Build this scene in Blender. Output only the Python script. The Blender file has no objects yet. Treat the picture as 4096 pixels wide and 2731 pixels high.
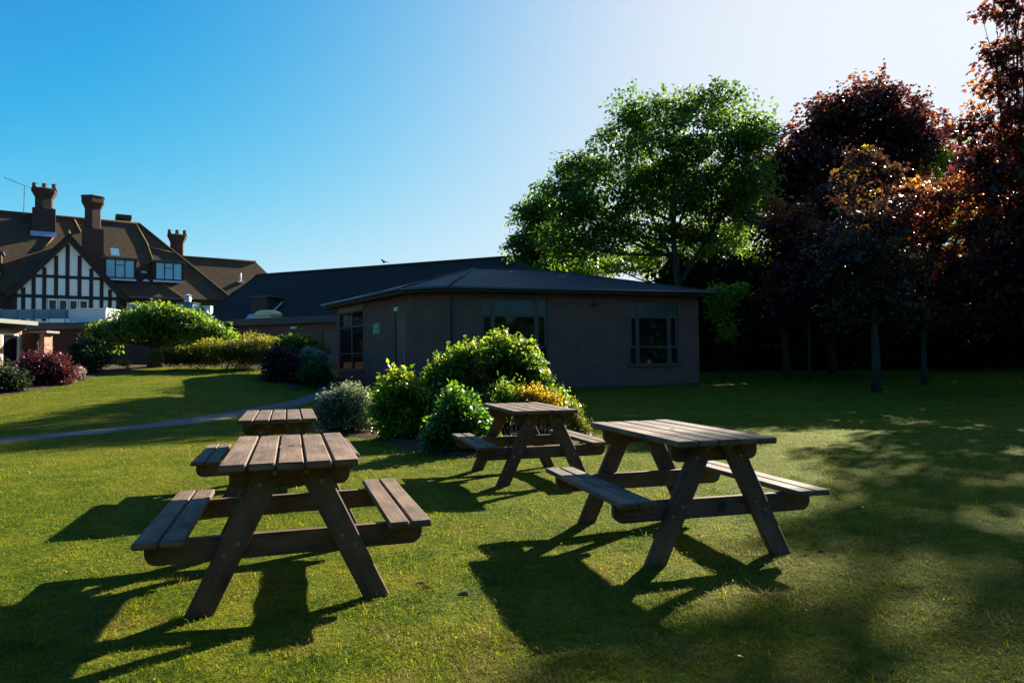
import bpy, math, random
import numpy as np
from mathutils import Matrix, Vector
R = math.radians
scene = bpy.context.scene
COL = scene.collection
random.seed(11)

# ------------------------------------------------------------------ helpers
class MB:
    """collects polygons (with uv in metres) and links them as one mesh object"""
    def __init__(self, tf=None):
        self.v = []; self.f = []; self.uv = []; self.sm = []; self.tf = tf
    def _p(self, p):
        p = Vector(p)
        return self.tf @ p if self.tf is not None else p
    def poly(self, pts, uv=None, smooth=False):
        pts = [Vector(p) for p in pts]
        if uv is None:
            n = Vector((0, 0, 0))
            for i in range(1, len(pts) - 1):
                n += (pts[i] - pts[0]).cross(pts[i + 1] - pts[0])
            if n.length < 1e-12: n = Vector((0, 0, 1))
            n.normalize()
            if abs(n.z) > .97:
                uv = [(p.x, p.y) for p in pts]
            else:
                u = Vector((0, 0, 1)).cross(n).normalized(); w = n.cross(u)
                uv = [(p.dot(u), p.dot(w)) for p in pts]
        b = len(self.v)
        self.v += [self._p(p) for p in pts]
        self.f.append(list(range(b, b + len(pts)))); self.uv += list(uv); self.sm.append(smooth)
    def box(self, x0, x1, y0, y1, z0, z1, skip=''):
        a = [(x0,y0,z0),(x1,y0,z0),(x1,y1,z0),(x0,y1,z0),(x0,y0,z1),(x1,y0,z1),(x1,y1,z1),(x0,y1,z1)]
        for k, i in {'b':(3,2,1,0),'t':(4,5,6,7),'f':(0,1,5,4),'r':(1,2,6,5),'k':(2,3,7,6),'l':(3,0,4,7)}.items():
            if k not in skip: self.poly([a[j] for j in i])
    def prism(self, pts, z0, z1, cap=True):
        n = len(pts)
        for i in range(n):
            a, b = pts[i], pts[(i + 1) % n]
            self.poly([(a[0],a[1],z0),(b[0],b[1],z0),(b[0],b[1],z1),(a[0],a[1],z1)])
        if cap:
            self.poly([(p[0],p[1],z1) for p in pts]); self.poly([(p[0],p[1],z0) for p in reversed(pts)])
    def frustum(self, cx, cy, z0, z1, r0, r1, n=12, rot=0., cap=True, smooth=False):
        a = [(cx + r0*math.cos(rot + 2*math.pi*i/n), cy + r0*math.sin(rot + 2*math.pi*i/n), z0) for i in range(n)]
        b = [(cx + r1*math.cos(rot + 2*math.pi*i/n), cy + r1*math.sin(rot + 2*math.pi*i/n), z1) for i in range(n)]
        for i in range(n):
            j = (i + 1) % n
            self.poly([a[i], a[j], b[j], b[i]], smooth=smooth)
        if cap: self.poly(b); self.poly(list(reversed(a)))
    def tube(self, path, radii, n=8, smooth=True):
        path = [Vector(p) for p in path]; rings = []
        up = Vector((.31, .17, .93))
        for i, p in enumerate(path):
            d = (path[min(i+1, len(path)-1)] - path[max(i-1, 0)]).normalized()
            s = d.cross(up)
            if s.length < 1e-4: s = d.cross(Vector((1,0,0)))
            s.normalize(); t = s.cross(d)
            r = radii[i] if hasattr(radii, '__len__') else radii
            rings.append([p + s*(r*math.cos(2*math.pi*k/n)) + t*(r*math.sin(2*math.pi*k/n)) for k in range(n)])
        L = 0.
        for i in range(len(path) - 1):
            L2 = L + (path[i+1] - path[i]).length
            for k in range(n):
                j = (k+1) % n
                self.poly([rings[i][k], rings[i][j], rings[i+1][j], rings[i+1][k]],
                          uv=[(k/n, L), ((k+1)/n, L), ((k+1)/n, L2), (k/n, L2)], smooth=smooth)
            L = L2
        self.poly(list(reversed(rings[0]))); self.poly(rings[-1])
    def beam(self, p0, p1, side, w, t, bev=.006):
        """a bevelled plank from p0 to p1; side = direction of its width"""
        p0, p1 = Vector(p0), Vector(p1); d = (p1 - p0); L = d.length; d.normalize()
        s = Vector(side); s = (s - d*s.dot(d)).normalized(); n = d.cross(s)
        off = random.random()*20
        def P(a, b, c): return p0 + d*a + s*b + n*c
        h, k = w/2, t/2; e = bev
        ring = [(-h+e,-k),(h-e,-k),(h,-k+e),(h,k-e),(h-e,k),(-h+e,k),(-h,k-e),(-h,-k+e)]
        m = len(ring)
        for i in range(m):
            a, b = ring[i], ring[(i+1) % m]
            da = off + (a[0] if abs(a[0]-b[0]) > 1e-6 else a[1]) + i*.13
            db = off + (b[0] if abs(a[0]-b[0]) > 1e-6 else b[1]) + i*.13
            self.poly([P(e,*a), P(e,*b), P(L-e,*b), P(L-e,*a)], uv=[(off,da),(off,db),(off+L,db),(off+L,da)])
        for end, sgn in ((0, 1), (L, -1)):
            inner = [(x*(1-e/h), y*(1-e/k)) for x, y in ring]
            for i in range(m):
                a, b, c, dd = ring[i], ring[(i+1) % m], inner[(i+1) % m], inner[i]
                q = [P(end+sgn*e,*a), P(end+sgn*e,*b), P(end,*c), P(end,*dd)]
                self.poly(q if sgn < 0 else list(reversed(q)))
            q = [P(end,*c) for c in inner]
            self.poly(q if sgn < 0 else list(reversed(q)))
    def build(self, name, mat, parent=None, loc=None, weld=False):
        me = bpy.data.meshes.new(name)
        me.from_pydata([tuple(v) for v in self.v], [], self.f)
        uvl = me.uv_layers.new(name='UVMap')
        uvl.data.foreach_set('uv', np.array(self.uv, dtype=np.float32).ravel())
        me.polygons.foreach_set('use_smooth', self.sm)
        if any(self.sm) or weld:
            import bmesh
            bm = bmesh.new(); bm.from_mesh(me)
            bmesh.ops.remove_doubles(bm, verts=bm.verts, dist=1e-4); bm.to_mesh(me); bm.free()
        me.materials.append(mat)
        o = bpy.data.objects.new(name, me); COL.objects.link(o)
        if parent is not None: o.parent = parent
        if loc is not None: o.location = loc
        return o

def tag(o, label=None, cat=None, group=None, kind=None):
    if label: o['label'] = label
    if cat: o['category'] = cat
    if group: o['group'] = group
    if kind: o['kind'] = kind
    return o

def thing(name, loc, label, cat, rz=0., group=None):
    o = bpy.data.objects.new(name, None); COL.objects.link(o)
    o.location = loc; o.rotation_euler = (0, 0, rz); o.empty_display_size = .3
    return tag(o, label, cat, group)

def copy_tree(o, parent=None):
    c = o.copy(); COL.objects.link(c)
    if parent is not None: c.parent = parent
    for ch in list(o.children): copy_tree(ch, c)
    return c

def np_mesh(name, verts, faces, mat, parent=None, tint=None, uv=None, smooth=False):
    """verts (n,3), faces (m,k) arrays; tint = one float per vertex"""
    me = bpy.data.meshes.new(name)
    n, (m, k) = len(verts), faces.shape
    me.vertices.add(n); me.vertices.foreach_set('co', np.ascontiguousarray(verts, dtype=np.float32).ravel())
    me.loops.add(m*k); me.loops.foreach_set('vertex_index', np.ascontiguousarray(faces, dtype=np.int32).ravel())
    me.polygons.add(m)
    me.polygons.foreach_set('loop_start', np.arange(0, m*k, k, dtype=np.int32))
    me.polygons.foreach_set('loop_total', np.full(m, k, dtype=np.int32))
    if smooth: me.polygons.foreach_set('use_smooth', np.ones(m, dtype=bool))
    me.update(calc_edges=True)
    if tint is not None:
        a = me.attributes.new('tint', 'FLOAT', 'POINT'); a.data.foreach_set('value', tint.astype(np.float32))
    me.materials.append(mat)
    o = bpy.data.objects.new(name, me); COL.objects.link(o)
    if parent is not None: o.parent = parent
    return o

# value noise, for tufts and the lie of the lawn
def vnoise(x, y, seed):
    rng = np.random.default_rng(seed); tab = rng.random((256, 256))
    xi = np.floor(x).astype(int); yi = np.floor(y).astype(int); fx = x - xi; fy = y - yi
    fx = fx*fx*(3-2*fx); fy = fy*fy*(3-2*fy)
    a = tab[xi % 256, yi % 256]; b = tab[(xi+1) % 256, yi % 256]; c = tab[xi % 256, (yi+1) % 256]; d = tab[(xi+1) % 256, (yi+1) % 256]
    return (a*(1-fx) + b*fx)*(1-fy) + (c*(1-fx) + d*fx)*fy
def fbm(x, y, seed, o=3):
    s = 0; a = .5; t = 0
    for i in range(o):
        s = s + a*vnoise(x*2**i, y*2**i, seed+i); t += a; a *= .5
    return s/t

def sm01(t):
    t = np.clip(t, 0, 1); return t*t*(3-2*t)
def g_smooth(x, y):
    x = np.asarray(x, float); y = np.asarray(y, float)
    w = sm01((-5.5 - x)/5.5)
    gr = .4*np.clip((y - 14)/12, 0, 1.5)**1.3
    gm = 1.2*np.clip((y - 14)/16, 0, 1.1)
    return gr*(1-w) + gm*w
def ground(x, y):
    x = np.asarray(x, float); y = np.asarray(y, float)
    return g_smooth(x, y) + .03*(fbm(x*.9, y*.9, 5) - .5)*np.clip((60-np.abs(y))/40, 0, 1)
def gz(x, y): return float(ground(np.array([x]), np.array([y]))[0])

# ---------------------------------------------------------------- materials
def mat(name):
    m = bpy.data.materials.new(name); m.use_nodes = True
    nt = m.node_tree; nt.nodes.clear()
    out = nt.nodes.new('ShaderNodeOutputMaterial')
    return m, nt, out
class N:
    def __init__(self, nt): self.nt = nt
    def __call__(self, t, **kw):
        n = self.nt.nodes.new('ShaderNode' + t)
        for k, v in kw.items():
            if k.startswith('i_'):
                k2 = k[2:].replace('_', ' ')
                key = int(k2) if k2.isdigit() else k2
                if isinstance(v, bpy.types.NodeSocket): self.nt.links.new(v, n.inputs[key])
                else: n.inputs[key].default_value = v
            else: setattr(n, k, v)
        return n
    def ramp(self, fac, stops):
        n = self.nt.nodes.new('ShaderNodeValToRGB'); el = n.color_ramp.elements
        while len(el) > 1: el.remove(el[0])
        for i, (p, c) in enumerate(stops):
            e = el[0] if i == 0 else el.new(p)
            e.position = p; e.color = (*c, 1) if len(c) == 3 else c
        self.nt.links.new(fac, n.inputs[0]); return n.outputs[0]
    def mix(self, fac, a, b, mode='MIX'):
        n = self.nt.nodes.new('ShaderNodeMix'); n.data_type = 'RGBA'; n.blend_type = mode
        for s, v in ((n.inputs[0], fac), (n.inputs[6], a), (n.inputs[7], b)):
            if isinstance(v, bpy.types.NodeSocket): self.nt.links.new(v, s)
            else: s.default_value = v if not isinstance(v, tuple) else ((*v, 1) if len(v) == 3 else v)
        return n.outputs[2]
    def link(self, a, b): self.nt.links.new(a, b)
    def noise(self, vec, scale, detail=4., rough=.55):
        return self('TexNoise', i_Vector=vec, i_Scale=scale, i_Detail=detail, i_Roughness=rough).outputs['Fac']
    def bump(self, h, strength, dist=.01):
        return self('Bump', i_Height=h, i_Strength=strength, i_Distance=dist).outputs[0]
    def math(self, op, a, b=None):
        n = self.nt.nodes.new('ShaderNodeMath'); n.operation = op
        for i, v in enumerate((a, b)):
            if v is None: continue
            if isinstance(v, bpy.types.NodeSocket): self.nt.links.new(v, n.inputs[i])
            else: n.inputs[i].default_value = v
        return n.outputs[0]

def plain(name, col, rough=.7, spec=.4, metal=0., var=.25, vscale=6., bump=.0):
    m, nt, out = mat(name); n = N(nt)
    tc = n('TexCoord').outputs['Object']
    f = n.noise(tc, vscale)
    c = n.mix(f, tuple(x*(1-var) for x in col), tuple(min(1, x*(1+var)) for x in col))
    b = n('BsdfPrincipled', i_Base_Color=c, i_Roughness=rough, i_Metallic=metal)
    b.inputs['Specular IOR Level'].default_value = spec
    if bump: n.link(n.bump(n.noise(tc, vscale*6), bump), b.inputs['Normal'])
    n.link(b.outputs[0], out.inputs[0]); return m

def brick(name, c1, c2, mortar, w=.225, h=.075, soldier=False):
    m, nt, out = mat(name); n = N(nt)
    uv = n('TexCoord').outputs['UV']
    if soldier:
        sx = n('SeparateXYZ', i_Vector=uv); cx = n('CombineXYZ', i_X=sx.outputs[1], i_Y=sx.outputs[0]); uv = cx.outputs[0]
    bt = n('TexBrick', i_Vector=uv, i_Scale=1., i_Color1=(*c1, 1), i_Color2=(*c2, 1), i_Mortar=(*mortar, 1))
    bt.inputs['Mortar Size'].default_value = .0085; bt.inputs['Mortar Smooth'].default_value = .2
    bt.inputs['Brick Width'].default_value = w; bt.inputs['Row Height'].default_value = h
    bt.inputs['Bias'].default_value = -.1
    f = n.noise(uv, 1.3, 5.)
    c = n.mix(n.math('MULTIPLY', n.ramp(f, [(.4,(0,0,0)),(.75,(1,1,1))]), .45), bt.outputs[0], tuple(x*.6 for x in c2))
    f2 = n.noise(uv, 40., 2.)
    c = n.mix(.25, c, n.ramp(f2, [(0., (.02,.02,.02)), (1., tuple(min(1, x*2) for x in c1))]))
    b = n('BsdfPrincipled', i_Base_Color=c, i_Roughness=.85)
    b.inputs['Specular IOR Level'].default_value = .25
    n.link(n.bump(n.math('SUBTRACT', n.math('MULTIPLY', f2, .3), bt.outputs['Fac']), .5, .008), b.inputs['Normal'])
    n.link(b.outputs[0], out.inputs[0]); return m

def tiles(name, c1, c2, moss, w=.17, h=.1, mossy=.5):
    m, nt, out = mat(name); n = N(nt)
    uv = n('TexCoord').outputs['UV']
    bt = n('TexBrick', i_Vector=uv, i_Scale=1., i_Color1=(*c1, 1), i_Color2=(*c2, 1), i_Mortar=(*[x*.35 for x in c2], 1))
    bt.inputs['Mortar Size'].default_value = .008; bt.inputs['Mortar Smooth'].default_value = .3
    bt.inputs['Brick Width'].default_value = w; bt.inputs['Row Height'].default_value = h
    f = n.noise(uv, .55, 6., .65)
    c = n.mix(n.ramp(f, [(.5-.2*mossy, (0,0,0)), (.75, (mossy,)*3)]), bt.outputs[0], moss)
    f3 = n.noise(uv, 3.2, 5., .6)
    c = n.mix(n.math('MULTIPLY', f3, .55), c, tuple(x*.4 for x in c2))
    b = n('BsdfPrincipled', i_Base_Color=c, i_Roughness=.9)
    b.inputs['Specular IOR Level'].default_value = .15
    sx = n('SeparateXYZ', i_Vector=uv)
    saw = n.math('FRACT', n.math('DIVIDE', sx.outputs[1], h))
    n.link(n.bump(n.math('ADD', n.math('MULTIPLY', saw, -1.), n.math('MULTIPLY', f3, .6)), .6, .02), b.inputs['Normal'])
    n.link(b.outputs[0], out.inputs[0]); return m

def wood(name, dark, light, green=.0):
    m, nt, out = mat(name); n = N(nt)
    uv = n('TexCoord').outputs['UV']
    oi = n('ObjectInfo').outputs['Random']
    off = n('CombineXYZ', i_X=n.math('MULTIPLY', oi, 37.), i_Y=n.math('MULTIPLY', oi, 11.))
    vec = n('VectorMath', operation='ADD'); n.link(uv, vec.inputs[0]); n.link(off.outputs[0], vec.inputs[1])
    mp = n('Mapping', i_Vector=vec.outputs[0], i_Scale=(1.6, 38., 1.))
    g = n.noise(mp.outputs[0], 1.6, 6., .65)
    mp2 = n('Mapping', i_Vector=vec.outputs[0], i_Scale=(3., 7., 1.))
    s = n.noise(mp2.outputs[0], 1.5, 5., .6)
    c = n.mix(n.ramp(g, [(.32, (0,0,0)), (.68, (1,1,1))]), dark, light)
    c = n.mix(n.math('MULTIPLY', n.ramp(s, [(.42, (0,0,0)), (.66, (1,1,1))]), .75), c, tuple(x*.5 for x in dark))
    p = n.noise(mp2.outputs[0], .7, 4.)
    c = n.mix(n.math('MULTIPLY', n.ramp(p, [(.48, (0,0,0)), (.7, (1,1,1))]), .6), c, tuple(min(1, x*1.6) for x in light))
    if green:
        q = n.noise(vec.outputs[0], 5., 4.)
        c = n.mix(n.math('MULTIPLY', n.ramp(q, [(.45, (0,0,0)), (.7, (1,1,1))]), green), c, (.10,.10,.035))
    c = n.mix(1., c, n('ObjectInfo').outputs['Color'], 'MULTIPLY')
    b = n('BsdfPrincipled', i_Base_Color=c, i_Roughness=n.ramp(s, [(.2, (.62,)*3), (.8, (.85,)*3)]))
    b.inputs['Specular IOR Level'].default_value = .35
    n.link(n.bump(n.math('ADD', g, n.math('MULTIPLY', s, .5)), .55, .004), b.inputs['Normal'])
    n.link(b.outputs[0], out.inputs[0]); return m

def leaf(name, cols, trans, tfac=.45, rough=.42, spec=.45):
    """cols: ramp over the per-leaf tint; trans: same ramp for light passing through"""
    m, nt, out = mat(name); n = N(nt)
    t = n('Attribute', attribute_name='tint').outputs['Fac']
    k = len(cols)
    c = n.ramp(t, [(i/max(1, k-1), x) for i, x in enumerate(cols)])
    k2 = len(trans)
    c2 = n.ramp(t, [(i/max(1, k2-1), x) for i, x in enumerate(trans)])
    b = n('BsdfPrincipled', i_Base_Color=c, i_Roughness=rough)
    b.inputs['Specular IOR Level'].default_value = spec
    tr = n('BsdfTranslucent', i_Color=c2)
    mx = n('MixShader', i_Fac=tfac); n.link(b.outputs[0], mx.inputs[1]); n.link(tr.outputs[0], mx.inputs[2])
    n.link(mx.outputs[0], out.inputs[0]); return m

def glass(name, col=(.008,.009,.011), rough=.03, spec=.3):
    m, nt, out = mat(name); n = N(nt)
    tc = n('TexCoord').outputs['Object']
    b = n('BsdfPrincipled', i_Base_Color=(*col, 1), i_Roughness=rough)
    b.inputs['Specular IOR Level'].default_value = spec
    n.link(n.bump(n.noise(tc, 1.2, 1.), .04, .02), b.inputs['Normal'])
    n.link(b.outputs[0], out.inputs[0]); return m

def lawn_colour(n, co):
    big = n.noise(co, .35, 5., .6); mid = n.noise(co, 2.1, 5., .6); fine = n.noise(co, 14., 4., .65); speck = n.noise(co, 60., 3., .7)
    c = n.mix(n.ramp(mid, [(.35, (0,0,0)), (.68, (1,1,1))]), (.040,.082,.004), (.130,.146,.008))
    c = n.mix(n.math('MULTIPLY', n.ramp(big, [(.42, (0,0,0)), (.7, (1,1,1))]), .7), c, (.155,.145,.012))
    c = n.mix(n.math('MULTIPLY', n.ramp(fine, [(.5, (0,0,0)), (.68, (1,1,1))]), .55), c, (.165,.150,.018))
    c = n.mix(n.math('MULTIPLY', n.ramp(fine, [(.30, (1,1,1)), (.46, (0,0,0))]), .8), c, (.024,.032,.007))
    c = n.mix(n.ramp(speck, [(.3, (.65,)*3), (.55, (0,0,0))]), c, (.02,.024,.006))
    return c, mid, fine, speck

M = {}
def lawn_mat():
    m, nt, out = mat('lawn'); n = N(nt)
    co = n('TexCoord').outputs['Object']
    c, mid, fine, speck = lawn_colour(n, co)
    b = n('BsdfPrincipled', i_Base_Color=c, i_Roughness=.85); b.inputs['Specular IOR Level'].default_value = .03
    h = n.math('ADD', n.math('MULTIPLY', fine, 1.), n.math('MULTIPLY', speck, .7))
    n.link(n.bump(h, .9, .03), b.inputs['Normal'])
    tr = n('BsdfTranslucent', i_Color=c)
    mx = n('MixShader', i_Fac=.0); n.link(b.outputs[0], mx.inputs[1]); n.link(tr.outputs[0], mx.inputs[2])
    n.link(mx.outputs[0], out.inputs[0]); return m
M['lawn'] = lawn_mat()
def soil_mat():
    m, nt, out = mat('soil'); n = N(nt)
    co = n('TexCoord').outputs['Object']
    a = n.noise(co, 6., 6., .7); bb = n.noise(co, 45., 4., .7)
    c = n.mix(a, (.035,.022,.014), (.12,.08,.05)); c = n.mix(n.ramp(bb, [(.6, (0,0,0)), (.7, (1,1,1))]), c, (.2,.15,.1))
    b = n('BsdfPrincipled', i_Base_Color=c, i_Roughness=.95); b.inputs['Specular IOR Level'].default_value = .1
    n.link(n.bump(n.math('ADD', a, bb), 1., .04), b.inputs['Normal'])
    n.link(b.outputs[0], out.inputs[0]); return m
M['soil'] = soil_mat()
def path_mat():
    m, nt, out = mat('asphalt_path'); n = N(nt)
    co = n('TexCoord').outputs['Object']
    a = n.noise(co, 2., 5., .6); bb = n.noise(co, 90., 3., .7)
    c = n.mix(a, (.055,.055,.06), (.10,.095,.09)); c = n.mix(n.ramp(bb, [(.45, (0,0,0)), (.7, (.6,)*3)]), c, (.17,.16,.15))
    b = n('BsdfPrincipled', i_Base_Color=c, i_Roughness=.85); b.inputs['Specular IOR Level'].default_value = .3
    n.link(n.bump(bb, .5, .01), b.inputs['Normal'])
    n.link(b.outputs[0], out.inputs[0]); return m
M['path'] = path_mat()
M['brick_dark'] = brick('brown_brick', (.19,.060,.046), (.11,.040,.035), (.31,.215,.175))
M['brick_soldier'] = brick('soldier_brick', (.14,.058,.045), (.09,.042,.036), (.24,.185,.15), w=.225, h=.075, soldier=True)
M['brick_red'] = brick('red_brick', (.42,.20,.12), (.32,.14,.085), (.5,.43,.36))
M['brick_old'] = brick('old_brick', (.062,.032,.026), (.040,.023,.021), (.08,.062,.055))
M['tile_old'] = tiles('old_clay_tiles', (.125,.078,.054), (.064,.044,.034), (.12,.085,.024), mossy=.75)
M['tile_dark'] = tiles('dark_clay_tiles', (.055,.045,.042), (.04,.034,.034), (.045,.05,.03), mossy=.3)
M['felt'] = plain('grey_roof_felt', (.042,.040,.039), .7, .25, var=.45, vscale=1.1, bump=.25)
M['flat_felt'] = plain('flat_roof_felt', (.07,.07,.075), .8, .3)
M['fascia'] = plain('dark_painted_fascia', (.035,.033,.035), .5, .4)
M['gutter'] = plain('grey_gutter', (.05,.055,.06), .35, .5)
M['frame_dark'] = plain('dark_brown_window_frame', (.10,.055,.048), .5, .4)
M['panel_dark'] = plain('slate_blue_panel', (.045,.055,.065), .3, .5)
M['glass'] = glass('dark_glass')
M['glass_sky'] = glass('painted_sky_glass', (.20,.44,.60), .25, .5)  # blue base colour paints in the reflected sky and pale curtains behind
M['door'] = plain('brown_painted_door', (.15,.075,.062), .5, .4)
M['white'] = plain('white_paint', (.72,.72,.70), .5, .4, var=.08)
M['plaster'] = plain('off_white_render', (.84,.82,.78), .85, .2, var=.1)
M['timber'] = plain('black_stained_timber', (.028,.022,.02), .75, .3)
M['lead'] = plain('lead_flashing', (.42,.46,.52), .45, .5, metal=.4)
M['zinc'] = plain('galvanised_metal', (.62,.64,.66), .35, .5, metal=.7, var=.1)
M['blue_panel'] = plain('blue_grey_cladding', (.065,.15,.20), .4, .5, var=.12)
M['pale_panel'] = plain('pale_grey_metal', (.50,.55,.60), .4, .5, var=.08)
M['cream'] = plain('cream_rooflight', (.66,.48,.24), .4, .5, var=.08)
M['stone'] = plain('grey_stone_coping', (.20,.20,.19), .8, .3)
M['orange_mortar'] = plain('orange_ridge_mortar', (.26,.16,.06), .9, .1)
M['pot'] = plain('dark_terracotta_pot', (.11,.075,.06), .8, .2)
M['green_sign'] = plain('green_sign_enamel', (.0,.27,.16), .4, .5, var=.05)
M['sign_white'] = plain('sign_lettering', (.30,.62,.58), .4, .5, var=.05)
M['bolt'] = plain('zinc_bolt', (.22,.20,.17), .5, .5, metal=.7, var=.2)
M['wood_top'] = wood('weathered_table_wood', (.072,.047,.032), (.185,.128,.090), .2)
M['wood_leg'] = wood('stained_leg_wood', (.070,.040,.026), (.145,.088,.060), .1)
M['bark'] = plain('grey_brown_bark', (.05,.040,.03), .95, .1, var=.5, vscale=9., bump=.6)
M['bark_pale'] = plain('pale_young_bark', (.042,.040,.033), .9, .1, var=.4, vscale=9., bump=.5)
M['twig'] = plain('dark_stem', (.05,.035,.025), .9, .1, var=.4)
M['bird'] = plain('dark_feathers', (.05,.055,.065), .7, .2)
G0, G1c = (.028,.060,.010), (.055,.100,.016)
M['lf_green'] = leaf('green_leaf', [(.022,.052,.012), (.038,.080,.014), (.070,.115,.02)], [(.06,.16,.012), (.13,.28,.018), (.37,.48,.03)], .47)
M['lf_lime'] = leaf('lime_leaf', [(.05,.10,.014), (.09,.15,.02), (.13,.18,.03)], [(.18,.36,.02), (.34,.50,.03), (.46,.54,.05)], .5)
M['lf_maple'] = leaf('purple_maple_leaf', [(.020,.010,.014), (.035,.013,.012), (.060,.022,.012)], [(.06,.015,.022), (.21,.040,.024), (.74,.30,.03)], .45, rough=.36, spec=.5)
M['lf_bronze'] = leaf('bronze_maple_leaf', [(.022,.022,.014), (.038,.034,.014), (.09,.08,.014)], [(.07,.025,.02), (.16,.07,.018), (.60,.46,.02)], .42, rough=.36, spec=.5)
M['lf_redbush'] = leaf('barberry_leaf', [(.035,.012,.016), (.075,.020,.022), (.12,.04,.035)], [(.09,.014,.018), (.18,.03,.028), (.26,.06,.05)], .35)
M['lf_purple'] = leaf('dark_purple_leaf', [(.012,.007,.010), (.02,.01,.012)], [(.04,.008,.01), (.08,.015,.015)], .25)
M['lf_gold'] = leaf('golden_green_leaf', [(.03,.07,.01), (.06,.12,.012), (.34,.24,.015)], [(.17,.37,.012), (.36,.54,.02), (.75,.56,.02)], .55, rough=.4, spec=.5)
M['lf_fresh'] = leaf('fresh_shoot_leaf', [(.022,.052,.012), (.045,.085,.015), (.17,.19,.035)], [(.12,.28,.015), (.32,.47,.025), (.66,.60,.06)], .54, rough=.42, spec=.5)
M['lf_glossy'] = leaf('glossy_leaf', [(.014,.040,.008), (.026,.068,.012), (.05,.10,.016)], [(.08,.25,.01), (.17,.40,.015), (.3,.5,.03)], .45, rough=.3, spec=.7)
M['lf_varieg'] = leaf('variegated_leaf', [(.05,.085,.05), (.12,.17,.09), (.40,.42,.25)], [(.08,.14,.06), (.2,.28,.12), (.5,.52,.28)], .35)
M['lf_juniper'] = leaf('juniper_needle', [(.014,.030,.007), (.035,.058,.009), (.13,.13,.012)], [(.03,.06,.008), (.16,.20,.01), (.68,.58,.02)], .45)  # wide ramp: sunlit tops and darker undersides painted into the colour
M['lf_dark'] = leaf('dark_evergreen_leaf', [(.010,.022,.010), (.018,.036,.014), (.03,.05,.018)], [(.015,.04,.01), (.035,.075,.015), (.08,.13,.02)], .25, rough=.6, spec=.2)
M['lf_orange'] = leaf('orange_yellow_flower', [(.10,.11,.012), (.34,.23,.012), (.52,.35,.02)], [(.25,.28,.01), (.62,.42,.02), (.8,.58,.03)], .45)
M['lf_pinkwhite'] = leaf('pale_blossom', [(.45,.36,.30), (.6,.48,.42)], [(.4,.35,.28), (.5,.45,.35)], .3)
M['lf_weep'] = leaf('bright_spring_leaf', [(.038,.080,.012), (.070,.125,.016), (.12,.17,.025)], [(.12,.26,.015), (.26,.42,.025), (.42,.52,.04)], .48)
M['grass'] = leaf('grass_blade', [(.030,.066,.004), (.080,.112,.007), (.145,.140,.016), (.22,.18,.07)], [(.13,.25,.004), (.32,.40,.006), (.46,.43,.015), (.44,.37,.11)], .44, rough=.65, spec=.08)
# ------------------------------------------------------------------ setting
def axis(lo, hi, fine_lo, fine_hi, step, grow=1.12):
    a = list(np.arange(fine_lo, fine_hi + 1e-6, step)); s = step
    x = fine_hi
    while x < hi: s *= grow; x += s; a.append(x)
    s = step; x = fine_lo
    while x > lo: s *= grow; x -= s; a.insert(0, x)
    return np.array(a)
def terrain():
    X = axis(-900, 900, -14, 14, .16, 1.07); Y = axis(-900, 1500, 1, 20, .16, 1.06)
    gx, gy = np.meshgrid(X, Y, indexing='ij')
    z = ground(gx, gy); z = z + .035*(fbm(gx*3.1, gy*3.1, 21) - .5)*(np.abs(gx) < 30)*(gy < 40)
    v = np.stack([gx, gy, z], -1).reshape(-1, 3)
    ny = len(Y); i, j = np.meshgrid(np.arange(len(X)-1), np.arange(ny-1), indexing='ij')
    a = (i*ny + j).ravel()
    f = np.stack([a, a+ny, a+ny+1, a+1], -1)
    return tag(np_mesh('lawn', v, f, M['lawn'], smooth=True), kind='structure')
terrain()

def sheet(name, left, right, mat_, lift, nseg=10, kind='structure', skirt=True):
    """a strip following the ground between two polylines"""
    def resample(P, n):
        P = np.array(P, float); d = np.r_[0, np.cumsum(np.linalg.norm(np.diff(P, axis=0), axis=1))]
        # smooth by Catmull-like cosine interpolation
        t = np.linspace(0, d[-1], n); return np.stack([np.interp(t, d, P[:, k]) for k in (0, 1)], -1)
    n = 90
    A, B = resample(left, n), resample(right, n)
    for arr, s in ((A, 1), (B, 2)):
        arr[:, 0] += .10*(fbm(np.arange(n)*.55, np.zeros(n), 40+s) - .5)
        for _ in range(6): arr[1:-1] = (arr[:-2] + arr[1:-1]*2 + arr[2:])/4
    w = np.linspace(0, 1, nseg+1)
    P = A[:, None, :]*(1-w[None, :, None]) + B[:, None, :]*w[None, :, None]
    edge = np.minimum(w, 1-w)*nseg
    z = ground(P[..., 0], P[..., 1]) + np.where(edge[None, :] < .5, -.03, lift)
    v = np.concatenate([P, z[..., None]], -1).reshape(-1, 3)
    i, j = np.meshgrid(np.arange(n-1), np.arange(nseg), indexing='ij'); a = (i*(nseg+1) + j).ravel()
    f = np.stack([a, a+1, a+nseg+2, a+nseg+1], -1)
    return tag(np_mesh(name, v, f, mat_, smooth=True), kind=kind)

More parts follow.
